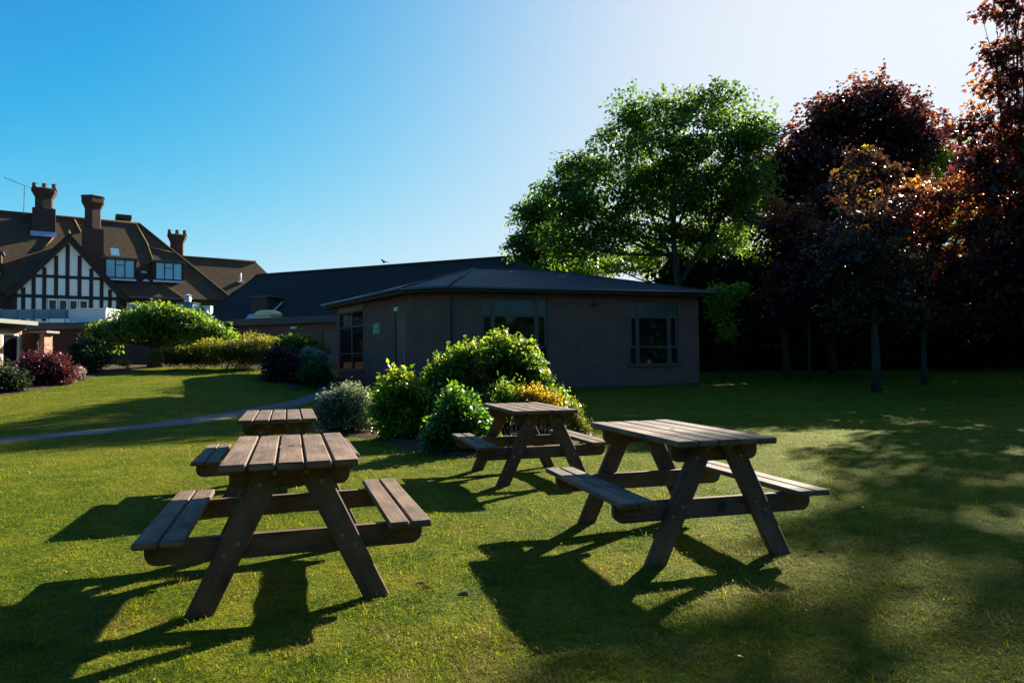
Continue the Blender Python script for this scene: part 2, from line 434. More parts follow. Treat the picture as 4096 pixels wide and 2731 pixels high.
PATH_L = [(-13.2,6.0), (-11.2,9.6), (-9.2,12.2), (-8.45,13.2), (-7.85,14.8), (-7.15,16.9), (-6.65,20.0), (-6.75,23.5), (-7.8,27.0), (-9.6,31.5)]
PATH_L = [(a[0] + .16, a[1] - .12) for a in PATH_L]
PATH_R = [(-11.6,5.4), (-9.9,8.9), (-8.3,11.0), (-7.6,12.1), (-7.1,13.4), (-6.3,15.0), (-5.6,18.2), (-5.62,21.0), (-6.2,25.0), (-8.3,31.0)]
PATH_R = [(a[0] - .16, a[1] + .12) for a in PATH_R]
sheet('path', PATH_L, PATH_R, M['path'], .02, 8)
sheet('left_bed_soil', [(-22,15.0), (-21,22), (-22,27), (-23,31), (-24,34)], [(-13.9,15.5), (-14.4,19.3), (-14.5,22.6), (-15.4,26.1), (-15.4,30.6)], M['soil'], .035, 14)
sheet('back_bed_soil', [(-16,36), (-12,36), (-8.6,33), (-8.0,30), (-7.6,27), (-7.2,24.3)], [(-16,30.3), (-13.8,30.2), (-10.8,28.6), (-9.4,26.4), (-8.5,24.6), (-7.35,23.2)], M['soil'], .03, 12)
sheet('island_bed_soil', [(-3.9,12.6), (-2.9,11.7), (-2.1,10.9), (-1.55,9.6), (-1.05,8.95), (-.3,8.75), (.5,8.9)], [(-3.5,13.8), (-2.2,13.9), (-.8,13.7), (.3,13.4), (1.0,12.8), (1.45,12.1), (1.25,10.8)], M['soil'], .04, 14)
sheet('wall_bed_soil', [(-7.3,28.0), (-3.6,22.65), (-2.0,22.25), (2.6,23.7), (7.2,25.1)], [(-6.9,28.6), (-3.3,23.0), (-1.9,22.65), (2.7,24.1), (7.0,25.45)], M['soil'], .02, 4)

# --------------------------------------------------------------- picnic tables
PT = dict(L=1.409, W=.662, so=.701, si=.480, hs=.414, fo=.502, fi=.365, lx=.588)
def board_with_hole(mb, x0, x1, y0, y1, z0, z1, r=.022, n=16):
    cx = (x0+x1)/2; h = (x1-x0)/2; cy = (y0+y1)/2
    off = random.random()*9
    def uvs(P): return [(off + p[1], off + p[0]) for p in P]
    sq = []
    for i in range(n):
        a = 2*math.pi*i/n; c, s = math.cos(a), math.sin(a); k = h/max(abs(c), abs(s))
        sq.append((cx + c*k, cy + s*k))
    ci = [(cx + r*math.cos(2*math.pi*i/n), cy + r*math.sin(2*math.pi*i/n)) for i in range(n)]
    for i in range(n):
        j = (i+1) % n
        P = [(*ci[i], z1), (*sq[i], z1), (*sq[j], z1), (*ci[j], z1)]; mb.poly(P, uvs(P))
        P = [(*ci[j], z1), (*ci[j], z0), (*ci[i], z0), (*ci[i], z1)]; mb.poly(P)
        P = [(*ci[j], z0), (*sq[j], z0), (*sq[i], z0), (*ci[i], z0)]; mb.poly(P, uvs(P))
    e = .006
    for ya, yb in ((y0, cy-h), (cy+h, y1)):
        P = [(x0+e,ya,z1),(x1-e,ya,z1),(x1-e,yb,z1),(x0+e,yb,z1)]; mb.poly(P, uvs(P))
        P = [(x0,yb,z0),(x1,yb,z0),(x1,ya,z0),(x0,ya,z0)]; mb.poly(P, uvs(P))
        for xa, xb in ((x0, x0+e), (x1, x1-e)):
            P = [(xa,ya,z1-e),(xb,ya,z1),(xb,yb,z1),(xa,yb,z1-e)]
            mb.poly(P if xa < xb else list(reversed(P)), uvs(P))
    for xa, s in ((x0, 1), (x1, -1)):
        P = [(xa,y0,z0),(xa,y0,z1-e),(xa,y1,z1-e),(xa,y1,z0)]; mb.poly(P if s > 0 else list(reversed(P)), [(off+p[1], off+p[2]) for p in P])
    mb.poly([(x0,y0,z0),(x1,y0,z0),(x1,y0,z1-e),(x0,y0,z1-e)]); mb.poly([(x1,y1,z0),(x0,y1,z0),(x0,y1,z1-e),(x1,y1,z1-e)])

def bearer(mb, u, z0, z1, va, vb, r):
    """a cross bearer with rounded lower corners, outline in (x,z), extruded in y"""
    pts = [(-u, z1), (-u, z0+r)]
    for k in range(1, 6):
        a = math.pi + k/6*math.pi/2; pts.append((-u + r + r*math.cos(a), z0 + r + r*math.sin(a)))
    pts += [(-u+r, z0), (u-r, z0)]
    for k in range(1, 6):
        a = 1.5*math.pi + k/6*math.pi/2; pts.append((u - r + r*math.cos(a), z0 + r + r*math.sin(a)))
    pts += [(u, z0+r), (u, z1)]
    o = random.random()*9
    mb.poly([(x, va, z) for x, z in pts], [(o+x, o+z) for x, z in pts])
    mb.poly([(x, vb, z) for x, z in reversed(pts)], [(o+3+x, o+z) for x, z in reversed(pts)])
    n = len(pts)
    for i in range(n):
        a, b = pts[i], pts[(i+1) % n]
        mb.poly([(a[0],va,a[1]), (a[0],vb,a[1]), (b[0],vb,b[1]), (b[0],va,b[1])],
                [(o+a[0], o+5+va), (o+a[0], o+5+vb), (o+b[0], o+5+vb), (o+b[0], o+5+va)])

def make_table():
    t = thing('picnic_table', (0,0,0), 'weathered picnic table', 'picnic table', group='picnic tables on the lawn')
    L, W = PT['L'], PT['W']; gap = .012; bw = (W - 4*gap)/5; th = .036
    mb = MB()
    for i in range(5):
        x0 = -W/2 + i*(bw+gap)
        d = random.uniform(-.004, .004)
        if i == 2: board_with_hole(mb, x0, x0+bw, -L/2, L/2, .75-th, .75)
        else: mb.beam((x0+bw/2, -L/2+d, .75-th/2+random.uniform(-.002,.002)), (x0+bw/2, L/2+d, .75-th/2+random.uniform(-.002,.002)), (1,0,0), bw, th)
    mb.build('tabletop', M['wood_top'], t)
    for s in (-1, 1):
        mb = MB(); w = PT['so'] - PT['si']; b2 = (w - .011)/2
        for k in (0, 1):
            c = PT['si'] + b2/2 + k*(b2+.011)
            mb.beam((s*c, -L/2, PT['hs']-.017), (s*c, L/2, PT['hs']-.017), (1,0,0), b2, .034, .007)
        mb.build('seat', M['wood_top'], t)
    for e in (-1, 1):
        mb = MB(); va, vb = (-.543, -.500) if e < 0 else (.500, .543)
        bearer(mb, .295, .605, .713, va, vb, .05); mb.build('top_bearer', M['wood_leg'], t)
        mb = MB(); bearer(mb, .675, .262, .379, va, vb, .06); mb.build('seat_bearer', M['wood_leg'], t)
        fa, fb = (-.588, -.5445) if e < 0 else (.5445, .588)
        for s in (-1, 1):
            mb = MB(); zt = .712
            q = [(s*PT['fi'], 0), (s*PT['fo'], 0), (s*.165, zt), (s*.022, zt)]
            if s < 0: q = [q[1], q[0], q[3], q[2]]
            ch = .006
            fr = [(x, fa, z) for x, z in q]; bk = [(x, fb, z) for x, z in q]
            def inset(P, y):
                return [(P[0][0]+ch, y, P[0][2]), (P[1][0]-ch, y, P[1][2]), (P[2][0]-ch, y, P[2][2]), (P[3][0]+ch, y, P[3][2])]
            f0, f1 = inset(fr, fa), [(x, fa+ch, z) for x, _, z in fr]
            b1, b0 = [(x, fb-ch, z) for x, _, z in bk], inset(bk, fb)
            slope = (q[2][0] - q[1][0])/zt
            def uvl(P): return [(p[2]*1.12 + s*3 + e*7, p[0] - slope*p[2] + p[1] + s) for p in P]
            mb.poly(f0, uvl(f0)); rb = list(reversed(b0)); mb.poly(rb, uvl(rb))
            for a, b in ((f1, f0), (b1, f1), (b0, b1)):
                for i in range(4):
                    j = (i+1) % 4; P = [a[i], a[j], b[j], b[i]]; mb.poly(P, uvl(P))
            lg = mb.build('leg', M['wood_leg'], t)
            yo = fa if e < 0 else fb
            for (z, du) in ((.685, .03), (.632, -.02), (.345, .0), (.292, .0)):
                xc = s*((PT['fi']+PT['fo'])/2*(1-z/zt) + .0935*z/zt) - s*du*.9
                if z < .4: xc += s*(.022 if z < .3 else -.018)
                bb = MB(Matrix.Translation((xc, yo, z)) @ Matrix.Rotation(R(90 if e < 0 else -90), 4, 'X'))
                bb.frustum(0, 0, 0, .004, .0125, .0115, 10); bb.frustum(0, 0, .004, .008, .0095, .004, 10, smooth=False)
                bb.build('bolt', M['bolt'], lg)
    return t
tab = make_table()
tables = []
SPOTS = [(-1.310, 4.067, .3112, 'front left picnic table, dark legs, brown top, nearest to the camera'),
         (-2.276, 6.711, .3150, 'picnic table mostly hidden behind the nearest left table, beside the path'),
         (.1514, 7.489, .2683, 'smallest looking picnic table, standing right against the shrub bed'),
         (1.1022, 4.785, .2615, 'front right picnic table, greyer boards, dappled by tree shade')]
for i, (x, y, a, lab) in enumerate(SPOTS):
    o = tab if i == 0 else copy_tree(tab)
    o.location = (x, y, gz(x, y) - .004); o.rotation_euler = (0, 0, a); o['label'] = lab; tables.append(o)
    for c_ in o.children: c_.color = ((.98,.88,.78,1), (.92,.84,.75,1), (.78,.70,.60,1), (1,1,1.03,1))[i]

# the right table's near bearer carries a dark round knot
for c in tables[3].children:
    if c.name.startswith('seat_bearer') and min(v.co.y for v in c.data.vertices) < 0:
        kb = MB(Matrix.Translation((.045, -.543, .322)) @ Matrix.Rotation(R(90), 4, 'X')); kb.frustum(0, 0, 0, .003, .031, .029, 16)
        kb.build('knot', M['timber'], c)
# -------------------------------------------------------------- buildings
def rigid(x, y, a): return Matrix.Translation((x, y, 0)) @ Matrix.Rotation(a, 4, 'Z')
def wall(mb, u0, u1, z0, z1, holes=(), depth=.11):
    """front face at y=0 looking to -y, with reveals round the holes (ua,ub,za,zb)"""
    us = sorted({u0, u1, *[h[0] for h in holes], *[h[1] for h in holes]})
    zs = sorted({z0, z1, *[h[2] for h in holes], *[h[3] for h in holes]})
    for a, b in zip(us, us[1:]):
        for c, d in zip(zs, zs[1:]):
            m, k = (a+b)/2, (c+d)/2
            if any(h[0] < m < h[1] and h[2] < k < h[3] for h in holes): continue
            mb.poly([(a,0,c),(b,0,c),(b,0,d),(a,0,d)], [(a,c),(b,c),(b,d),(a,d)])
    for a, b, c, d in holes:
        mb.poly([(a,0,c),(a,0,d),(a,depth,d),(a,depth,c)]); mb.poly([(b,0,d),(b,0,c),(b,depth,c),(b,depth,d)])
        mb.poly([(a,0,d),(b,0,d),(b,depth,d),(a,depth,d)]); mb.poly([(b,0,c),(a,0,c),(a,depth,c),(b,depth,c)])
def grid_window(parent, tf, u0, u1, z0, z1, cols, y=.07, fw=.05, mframe=None, mglass=None, sill=True, split=True):
    """cols: list of bars as ('v', u, za, zb, w) or ('h', z, ua, ub, w); the panes lie behind"""
    mframe = mframe or M['frame_dark']; mglass = mglass or M['glass']
    fr = MB(tf)
    fr.box(u0, u0+fw, y-.03, y+.04, z0, z1); fr.box(u1-fw, u1, y-.03, y+.04, z0, z1)
    fr.box(u0+fw, u1-fw, y-.03, y+.04, z1-fw, z1); fr.box(u0+fw, u1-fw, y-.03, y+.04, z0, z0+fw)
    for b in cols:
        if b[0] == 'v': fr.box(b[1]-b[4]/2, b[1]+b[4]/2, y-.027, y+.037, b[2], b[3])
        else: fr.box(b[2], b[3], y-.024, y+.034, b[1]-b[4]/2, b[1]+b[4]/2)
    w = fr.build('window', mframe, parent)
    g = MB(tf); g.poly([(u0+.01,y+.02,z0+.01),(u1-.01,y+.02,z0+.01),(u1-.01,y+.02,z1-.01),(u0+.01,y+.02,z1-.01)])
    g.build('pane', mglass, w)
    if sill:
        s = MB(tf); s.box(u0-.06, u1+.06, -.06, .06, z0-.07, z0-.002); s.build('sill', mframe, w)
    return w

# --- brick pavilion
ZP = .12
pav = thing('brick_pavilion', (-2.0, 22.7, ZP), 'low brown brick pavilion with hipped grey roof and dark windows behind the shrubs', 'building', R(17.4))
T0 = Matrix.Translation((0, 0, -ZP))
FP = [(9.36,0), (0,0), (-1.178,.788), (-3.24,7.25), (-3.24,7.6), (9.36,7.6)]
W1 = (1.03, 3.40, 1.0, 3.40); W2 = (6.52, 8.51, 1.09, 3.37); ZT = 3.60
def seg(a, b): return T0 @ rigid(a[0], a[1], math.atan2(b[1]-a[1], b[0]-a[0])), math.hypot(b[0]-a[0], b[1]-a[1])
mb = MB(T0); wall(mb, 0, 9.36, -.4, ZT, [W1, W2])
tfB, LB = seg(FP[2], FP[1]); mb.tf = tfB; wall(mb, 0, LB, -.4, ZT)
tfA, LA = seg(FP[3], FP[2])
WA = (LA-6.62, LA-4.15, 1.02, 3.34); DA = (LA-1.345, LA-.475, .32, 2.99)
mb.tf = tfA; wall(mb, 0, LA, -.4, ZT, [WA, DA])
for a, b in ((FP[4], FP[3]), (FP[5], FP[4]), (FP[0], FP[5])):
    t, l = seg(a, b); mb.tf = t; wall(mb, 0, l, -.4, ZT)
mb.build('wall', M['brick_dark'], pav)
for w in (W1, W2):
    mb = MB(T0); mb.box(w[0]-.02, w[1]+.02, -.004, .05, w[3]+.003, min(w[3]+.215, 3.565)); mb.build('soldier_course', M['brick_soldier'], pav)
def header(parent, tf, u0, u1, z0, z1, bars, y=.07):
    p = MB(tf); p.box(u0+.05, u1-.05, y-.012, y+.02, z0, z1)
    return p.build('header_panel', M['panel_dark'], parent)
u = W1[0]
w = grid_window(pav, T0, *W1, [('h',2.81,u+.05,W1[1]-.05,.07), ('v',u+.405,1.05,3.35,.14), ('v',u+1.965,1.05,3.35,.16), ('h',1.735,u+.05,W1[1]-.05,.07),
     ('v',u+.08,1.77,2.78,.06), ('v',u+2.29,1.77,2.78,.06)])
header(w, T0, W1[0], W1[1], 2.84, 3.35, None)
u = W2[0]
w = grid_window(pav, T0, *W2, [('h',2.80,u+.05,W2[1]-.05,.07), ('v',u+.335,1.14,3.32,.14), ('v',u+1.625,1.14,3.32,.16), ('h',1.735,u+.05,W2[1]-.05,.07),
     ('v',u+.075,1.77,2.77,.05), ('v',u+1.915,1.77,2.77,.05)])
header(w, T0, W2[0], W2[1], 2.83, 3.32, None)
u = WA[0]
w = grid_window(pav, tfA, *WA, [('h',2.73,u+.05,WA[1]-.05,.06), ('v',u+1.25,1.07,3.29,.10), ('h',1.66,u+.05,WA[1]-.05,.05), ('h',3.02,u+.05,WA[1]-.05,.03)])
mb = MB(tfA); mb.box(WA[0]-.03, WA[1]+.03, -.012, .04, 3.343, 3.58); mb.build('lintel', M['stone'], pav)
# door with a panel over it
mb = MB(tfA); mb.box(DA[0]+.05, DA[1]-.05, .05, .09, DA[2], 2.74)
dr = mb.build('door', M['door'], pav)
mb = MB(tfA)
mb.box(DA[0], DA[0]+.05, .02, .10, DA[2], DA[3]); mb.box(DA[1]-.05, DA[1], .02, .10, DA[2], DA[3]); mb.box(DA[0]+.05, DA[1]-.05, .02, .10, DA[3]-.05, DA[3])
mb.box(DA[0]+.05, DA[1]-.05, .02, .10, 2.74, 2.79); mb.box(DA[0]+.05, DA[1]-.05, .045, .085, 2.79, DA[3]-.05)
mb.build('door_frame', M['frame_dark'], dr)
mb = MB(tfA); mb.box(DA[1]-.14, DA[1]-.10, .0, .05, 1.32, 1.55); mb.build('handle', M['zinc'], dr)
# roof
EV = [(9.66,-.45), (-.14,-.45), (-1.55,.49), (-3.76,7.4), (-3.76,8.05), (9.66,8.05)]
ZE = 3.74; A1 = (1.76, 3.8, 4.93); A2 = (5.0, 3.8, 4.90)
E3 = [(x, y, ZE) for x, y in EV]
mb = MB(T0)
mb.poly([E3[1], E3[0], A2, A1]); mb.poly([E3[2], E3[1], A1]); mb.poly([E3[3], E3[2], A1]); mb.poly([E3[4], E3[3], A1]); mb.poly([E3[5], E3[4], A1, A2]); mb.poly([E3[0], E3[5], A2])
rf = mb.build('roof', M['felt'], pav)
if True:
    mb = MB(T0)
    for i in range(6):
        a, b = E3[i], E3[(i+1) % 6]
        a2 = (a[0], a[1], ZE-.17); b2 = (b[0], b[1], ZE-.17)
        mb.poly([b2, a2, (a[0],a[1],ZE-.004), (b[0],b[1],ZE-.004)])
    mb.poly([(x, y, ZE-.17) for x, y in reversed(EV)])
    mb.build('fascia', M['fascia'], pav)
mb = MB(T0)
ins = [(9.74,-.55), (-.20,-.55), (-1.65,.46), (-3.88,7.4)]
for a, b in zip(ins, ins[1:]): mb.tube([(a[0],a[1],ZE-.06), (b[0],b[1],ZE-.06)], .055, 8)
mb.tube([(9.74,-.55,ZE-.06), (9.74,8.1,ZE-.06)], .055, 8)
mb.build('gutter', M['gutter'], pav)
mb = MB(T0); mb.tube([(-.03,-.50,ZE-.1), (-.03,-.12,3.42), (-.02,-.07,3.3), (-.02,-.07,.1)], .034, 8); mb.build('downpipe', M['fascia'], pav)
mb = MB(T0)
for a, b in ((E3[1], A1), (E3[2], A1), (A1, A2), (A2, E3[0])):
    mb.tube([Vector(a)+Vector((0,0,.01)), Vector(b)+Vector((0,0,.01))], .035, 6)
mb.build('hip_capping', M['felt'], pav)

def world_of(parent, tf, p): return Matrix.Translation(parent.location) @ Matrix.Rotation(parent.rotation_euler.z, 4, 'Z') @ (tf @ Vector(p))
# sign, lamps on the pavilion: things of their own
def on_wall(name, parent, tf, p, label, cat, ang):
    q = world_of(parent, tf, p)
    return thing(name, q, label, cat, parent.rotation_euler.z + ang)
angA = math.atan2(FP[2][1]-FP[3][1], FP[2][0]-FP[3][0])
sg = on_wall('safety_sign', pav, tfA, (LA-2.865, -.004, 2.36), 'small green sign with pale arrow fixed to the brick wall left of the door', 'sign', angA)
mb = MB(); mb.box(-.275, .275, -.012, 0, 0, .36); mb.build('board', M['green_sign'], sg)
mb = MB()
mb.box(-.275, .275, -.015, -.0125, .345, .36); mb.box(-.275, .275, -.015, -.0125, 0, .015)
mb.box(-.275, -.262, -.0148, -.0125, .015, .345); mb.box(.262, .275, -.0148, -.0125, .015, .345)
mb.build('border', M['sign_white'], sg)
mb = MB()
mb.poly([(-.13,-.015,.285),(-.085,-.015,.285),(-.035,-.015,.215),(-.035,-.015,.165)]); mb.poly([(-.035,-.015,.165),(-.035,-.015,.215),(.05,-.015,.285),(.10,-.015,.285)])
mb.build('arrow', M['sign_white'], sg)
mb = MB(); mb.box(-.21, -.03, -.015, -.0125, .075, .105); mb.box(.0, .20, -.015, -.0125, .085, .108); mb.build('lettering', M['sign_white'], sg)
lp = on_wall('bulkhead_lamp', pav, tfA, (LA-1.09, -.004, 3.06), 'pale bulkhead lamp above the brown door of the pavilion', 'lamp', angA)
mb = MB(); mb.box(-.14, .14, -.03, 0, 0, .15); mb.build('backplate', M['zinc'], lp)
mb = MB(); mb.box(-.12, .12, -.085, -.031, .015, .13); mb.build('diffuser', M['white'], lp)
fl = on_wall('flood_lamp', pav, T0, (5.08, -.004, 3.27), 'small dark floodlight between the two wide pavilion windows', 'lamp', 0)
mb = MB(); mb.tube([(0,0,0), (0,-.10,-.02)], .018, 8); mb.build('arm', M['fascia'], fl)
mb = MB(Matrix.Translation((.03,-.16,-.02)) @ Matrix.Rotation(R(-25), 4, 'X')); mb.box(-.09, .09, -.05, .05, -.06, .06); mb.build('head', M['gutter'], fl)

# --- long wing with the big dark roof
ZW = .6
wing = thing('long_brick_wing', (-9.37, 36.7, ZW), 'long brick wing under a large dark tiled roof, behind the pavilion', 'building', R(-22))
T1 = Matrix.Translation((0, 0, -ZW))
mb = MB(T1)
wh = [(-4.22,-1.83,1.4,3.0), (-7.3,-6.1,1.4,3.0), (-.95,-.02,.6,3.03)]
wall(mb, -11.5, 12, -.2, 3.48, wh)
for a, b in (((-11.5,10), (-11.5,0)), ((12,0), (12,10)), ((12,10), (-11.5,10))):
    t = T1 @ rigid(a[0], a[1], math.atan2(b[1]-a[1], b[0]-a[0])); mb.tf = t; wall(mb, 0, math.hypot(b[0]-a[0], b[1]-a[1]), -.2, 3.48)
mb.build('wall', M['brick_dark'], wing)
for h in wh:
    mb = MB(T1); mb.box(h[0]-.1, h[1]+(.1 if h[1] < -.5 else .015), -.005, .05, h[3]+.003, h[3]+.22); mb.build('soldier_course', M['brick_soldier'], wing)
for h in wh[:2]:
    grid_window(wing, T1, *h, [('v',(h[0]+h[1])/2,h[2]+.05,h[3]-.05,.06)])
mb = MB(T1); h = wh[2]; mb.box(h[0]+.06, h[1], .05, .09, h[2], h[3]); dr = mb.build('door', M['frame_dark'], wing)
mb = MB(T1); mb.box(h[0], h[0]+.06, .02, .10, h[2], h[3]); mb.box(h[0]+.06, h[1], .03, .085, 1.6, 1.68); mb.build('door_frame', M['frame_dark'], dr)
mb = MB(T1); mb.box(-11.7, 12.2, -.35, -.02, 3.482, 3.80); mb.build('fascia', M['fascia'], wing)
mb = MB(T1); mb.box(-11.7, 12.2, -.33, 3.1, 3.803, 3.86); mb.build('flat_roof', M['flat_felt'], wing)
ra, rb = (-10.9, 6, 7.32), (12.3, 6, 7.28)
el, er, kl, kr = (-13.0, 2.6, 3.88), (12.3, 2.6, 3.88), (-13.0, 9.6, 3.6), (12.3, 9.6, 3.6)
mb = MB(T1); mb.poly([el, er, rb, ra]); mb.poly([kl, el, ra]); mb.poly([kr, kl, ra, rb]); mb.poly([er, kr, rb])
mb.build('roof', M['tile_dark'], wing)
mb = MB(T1); mb.tube([ra, rb], .10, 8); mb.tube([ra, el], .08, 6); mb.build('ridge_tiles', M['tile_dark'], wing)
# brick dormer box with a lead apron
mb = MB(T1); mb.box(-8.5, -7.25, 2.9, 5.0, 3.87, 5.42); bx = mb.build('dormer', M['brick_old'], wing)
mb = MB(T1); mb.box(-8.6, -7.0, 2.8, 5.1, 5.423, 5.52); mb.build('dormer_roof', M['flat_felt'], bx)
mb = MB(T1)
mb.poly([(-8.75,2.5,3.95),(-6.5,2.45,3.95),(-6.5,2.85,4.33),(-8.6,2.86,4.42)])
mb.poly([(-7.22,2.86,4.3),(-6.9,2.86,4.3),(-6.55,3.55,5.15),(-6.7,3.55,5.15)])
mb.box(-8.7, -6.55, 2.30, 2.46, 3.863, 4.02)
mb.build('flashing', M['lead'], bx)
# cream domed rooflight
mb = MB(T1)
mb.box(-6.25, -4.95, .55, 1.75, 3.863, 4.05)
prof = [(.62,.0), (.60,.14), (.50,.26), (.34,.32), (0,.34)]
rg = []
for r_, h_ in prof:
    rg.append([(-5.6 + r_*1.06*max(-1,min(1,1.25*math.cos(k*math.pi/12))), 1.15 + r_*.95*max(-1,min(1,1.25*math.sin(k*math.pi/12))), 4.10+h_) for k in range(24)])
for a, b in zip(rg, rg[1:]):
    for k in range(24):
        j = (k+1) % 24
        mb.poly([a[k], a[j], b[j], b[k]] if (Vector(b[k])-Vector(b[j])).length > 1e-6 else [a[k], a[j], b[k]], smooth=False)
mb.box(-6.1, -5.1, .68, 1.62, 4.0, 4.10)
mb.build('rooflight', M['cream'], wing)
for uu in (-8.9, .35):
    mb = MB(T1)
    mb.frustum(uu, .5, 3.863, 3.92, .12, .12, 12); mb.frustum(uu, .5, 3.92, 4.02, .13, .05, 12)
    mb.build('roof_vent', M['white'], wing)
mb = MB(T1); mb.box(-10.0, -9.0, 2.2, 2.32, 3.863, 3.93); mb.build('roof_strip', M['lead'], wing)
mb = MB(T1); mb.box(10.55, 11.3, 5.6, 6.4, 6.9, 9.1); ck = mb.build('chimney', M['brick_old'], wing)
mb = MB(T1); mb.box(10.43, 11.42, 5.48, 6.52, 9.103, 9.32); mb.build('chimney_cap', M['brick_old'], ck)
lp2 = on_wall('bulkhead_lamp', wing, T1, (-2.8, -.004, 3.22), 'pale oblong lamp over a wing window, left of the pavilion', 'lamp', 0)
mb = MB(); mb.box(-.2, .2, -.03, 0, 0, .12); mb.build('backplate', M['zinc'], lp2)
mb = MB(); mb.box(-.18, .18, -.08, -.031, .01, .11); mb.build('diffuser', M['white'], lp2)

# bird on the wing's ridge
q = world_of(wing, T1, (-.86, 6, 7.43))
bd = thing('small_bird', q, 'small dark long-tailed bird perched on the ridge of the dark roof', 'bird', R(-22))
mb = MB()
mb.tube([(-.185,0,.30),(-.15,0,.305),(-.11,0,.27),(-.06,0,.20),(.02,0,.145),(.10,0,.125),(.22,0,.11),(.42,0,.07)], [.006,.045,.042,.062,.072,.045,.022,.012], 10)
mb.build('body', M['bird'], bd)
mb = MB(); mb.tube([(0,.02,.10),(0,.02,0)], .006, 6); mb.tube([(0,-.02,.10),(0,-.02,0)], .006, 6); mb.build('legs', M['bird'], bd)

# --- timber framed house
ZH = 1.1
hs = thing('timber_framed_house', (-30.35, 47.0, ZH), 'large old house with black and white timbered gable, mossy tiled roof and tall chimneys', 'house', R(33))
T2 = Matrix.Translation((0, 0, -ZH))
# gable wall and its timbers
def gz_of(x): return 10.15 - 1.235*abs(x) if abs(x) < 2.9 else 10.15 - 1.235*2.9 - .85*(abs(x)-2.9)
mb = MB(T2)
mb.poly([(-3.05,0,.8),(3.05,0,.8),(3.05,0,gz_of(3.05)-.25),(0,0,gz_of(0)-.25),(-3.05,0,gz_of(-3.05)-.25)])
mb.poly([(-3.05,6,.8),(-3.05,0,.8),(-3.05,0,6.2),(-3.05,6,6.2)]); mb.poly([(3.05,0,.8),(3.05,6,.8),(3.05,6,6.2),(3.05,0,6.2)])
mb.build('gable_wall', M['plaster'], hs)
mb = MB(T2)
hw = .115
for x in (-2.53, -1.97, -1.38, -.72, -.07, .63, 1.32, 1.94, 2.45):
    zt = gz_of(x) - .3 - hw
    za = 6.17
    mb.box(x-hw, x+hw, -.05, .01, za, zt)
    if x < -1.2 or x > 1.25: mb.box(x-hw, x+hw, -.05, .01, 4.4, 5.95)
for x in (-3.0, 2.97): mb.box(x-.14, x+.14, -.05, .01, 4.4, 6.5)
mb.box(-2.95, 2.95, -.06, .012, 5.95, 6.17)
mb.box(-2.15, 2.10, -.06, .012, 7.33, 7.53)
mb.build('timber_frame', M['timber'], hs)
# barge boards (slightly swept feet)
mb = MB(T2)
for s in (-1, 1):
    pts = [(0,10.38), (s*2.6,10.38-1.235*2.6), (s*3.1,6.62), (s*3.55,6.16)]
    low = [(0,9.78), (s*2.35,9.78-1.235*2.35), (s*2.95,6.18), (s*3.5,5.88)]
    for i in range(3):
        a, b, c, d = pts[i], pts[i+1], low[i+1], low[i]
        F = [(p[0],-.32,p[1]) for p in (d, c, b, a)]
        if s < 0: F = list(reversed(F))
        mb.poly(F)
        lo_ = [(d[0],-.32,d[1]), (d[0],-.26,d[1]), (c[0],-.26,c[1]), (c[0],-.32,c[1])]
        mb.poly(lo_ if s < 0 else list(reversed(lo_)))
mb.build('bargeboard', M['timber'], hs)
mb = MB(T2)
for s in (-1, 1):
    pts = [(0,10.44), (s*2.6,10.44-1.235*2.6), (s*3.12,6.70), (s*3.65,6.18)]
    for a, b in zip(pts, pts[1:]):
        F = [(a[0],-.42,a[1]), (b[0],-.42,b[1]), (b[0],5.4,b[1]), (a[0],5.4,a[1])]
        mb.poly(F if s < 0 else list(reversed(F)))
        U = [(p[0], p[1], p[2]-.06) for p in F]; mb.poly(list(reversed(U)) if s < 0 else U)
        E_ = [(a[0],-.42,a[1]-.06), (b[0],-.42,b[1]-.06), (b[0],-.42,b[1]), (a[0],-.42,a[1])]
        mb.poly(E_ if s > 0 else list(reversed(E_)))
gr = mb.build('gable_roof', M['tile_old'], hs)
mb = MB(T2); mb.frustum(0, -.4, 10.4, 10.62, .10, .03, 8); mb.build('finial', M['orange_mortar'], gr)
# window in the gable: four lights
mb = MB(T2)
x0, x1 = -1.2, 1.18; zb_, zt_ = 4.95, 5.90; n4 = (x1-x0)/4
for k in range(4):
    a, b = x0+k*n4+.02, x0+(k+1)*n4-.02
    mb.box(a, a+.09, -.07, .02, zb_, zt_); mb.box(b-.09, b, -.07, .02, zb_, zt_); mb.box(a+.09, b-.09, -.07, .02, zt_-.09, zt_); mb.box(a+.09, b-.09, -.07, .02, zb_+.12, zb_+.22)
mb.box(x0-.05, x1+.05, -.065, .015, zb_-.08, zb_-.003)
w = mb.build('window', M['white'], hs)
mb = MB(T2); mb.poly([(x0,-.03,zb_),(x1,-.03,zb_),(x1,-.03,zt_),(x0,-.03,zt_)]); mb.build('pane', M['glass'], w)
# body of the house
mb = MB(T2)
mb.poly([(-16,.9,.5),(11.0,.9,.5),(11.0,.9,6.5),(-16,.9,6.5)]); mb.poly([(11,.9,.5),(11,12,.5),(11,12,6.5),(11,.9,6.5)])
mb.poly([(11,5.2,.5),(18,5.2,.5),(18,5.2,6.4),(11,5.2,6.4)]); mb.poly([(18,5.2,.5),(18,11,.5),(18,11,6.4),(18,5.2,6.4)])
mb.poly([(-16,12,.5),(-16,.9,.5),(-16,.9,6.5),(-16,12,6.5)])
mb.build('wall', M['brick_old'], hs)
rl, rr = (-13, 6.2, 12.68), (4.72, 6.2, 12.68)
mb = MB(T2)
mb.poly([(-16.3,.55,6.3),(10.75,.55,6.3),rr,rl]); mb.poly([(10.75,.55,6.3),(10.75,12,6.3),rr]); mb.poly([(10.75,12,6.3),(-16.3,12,6.3),rl,rr]); mb.poly([(-16.3,12,6.3),(-16.3,.55,6.3),rl])
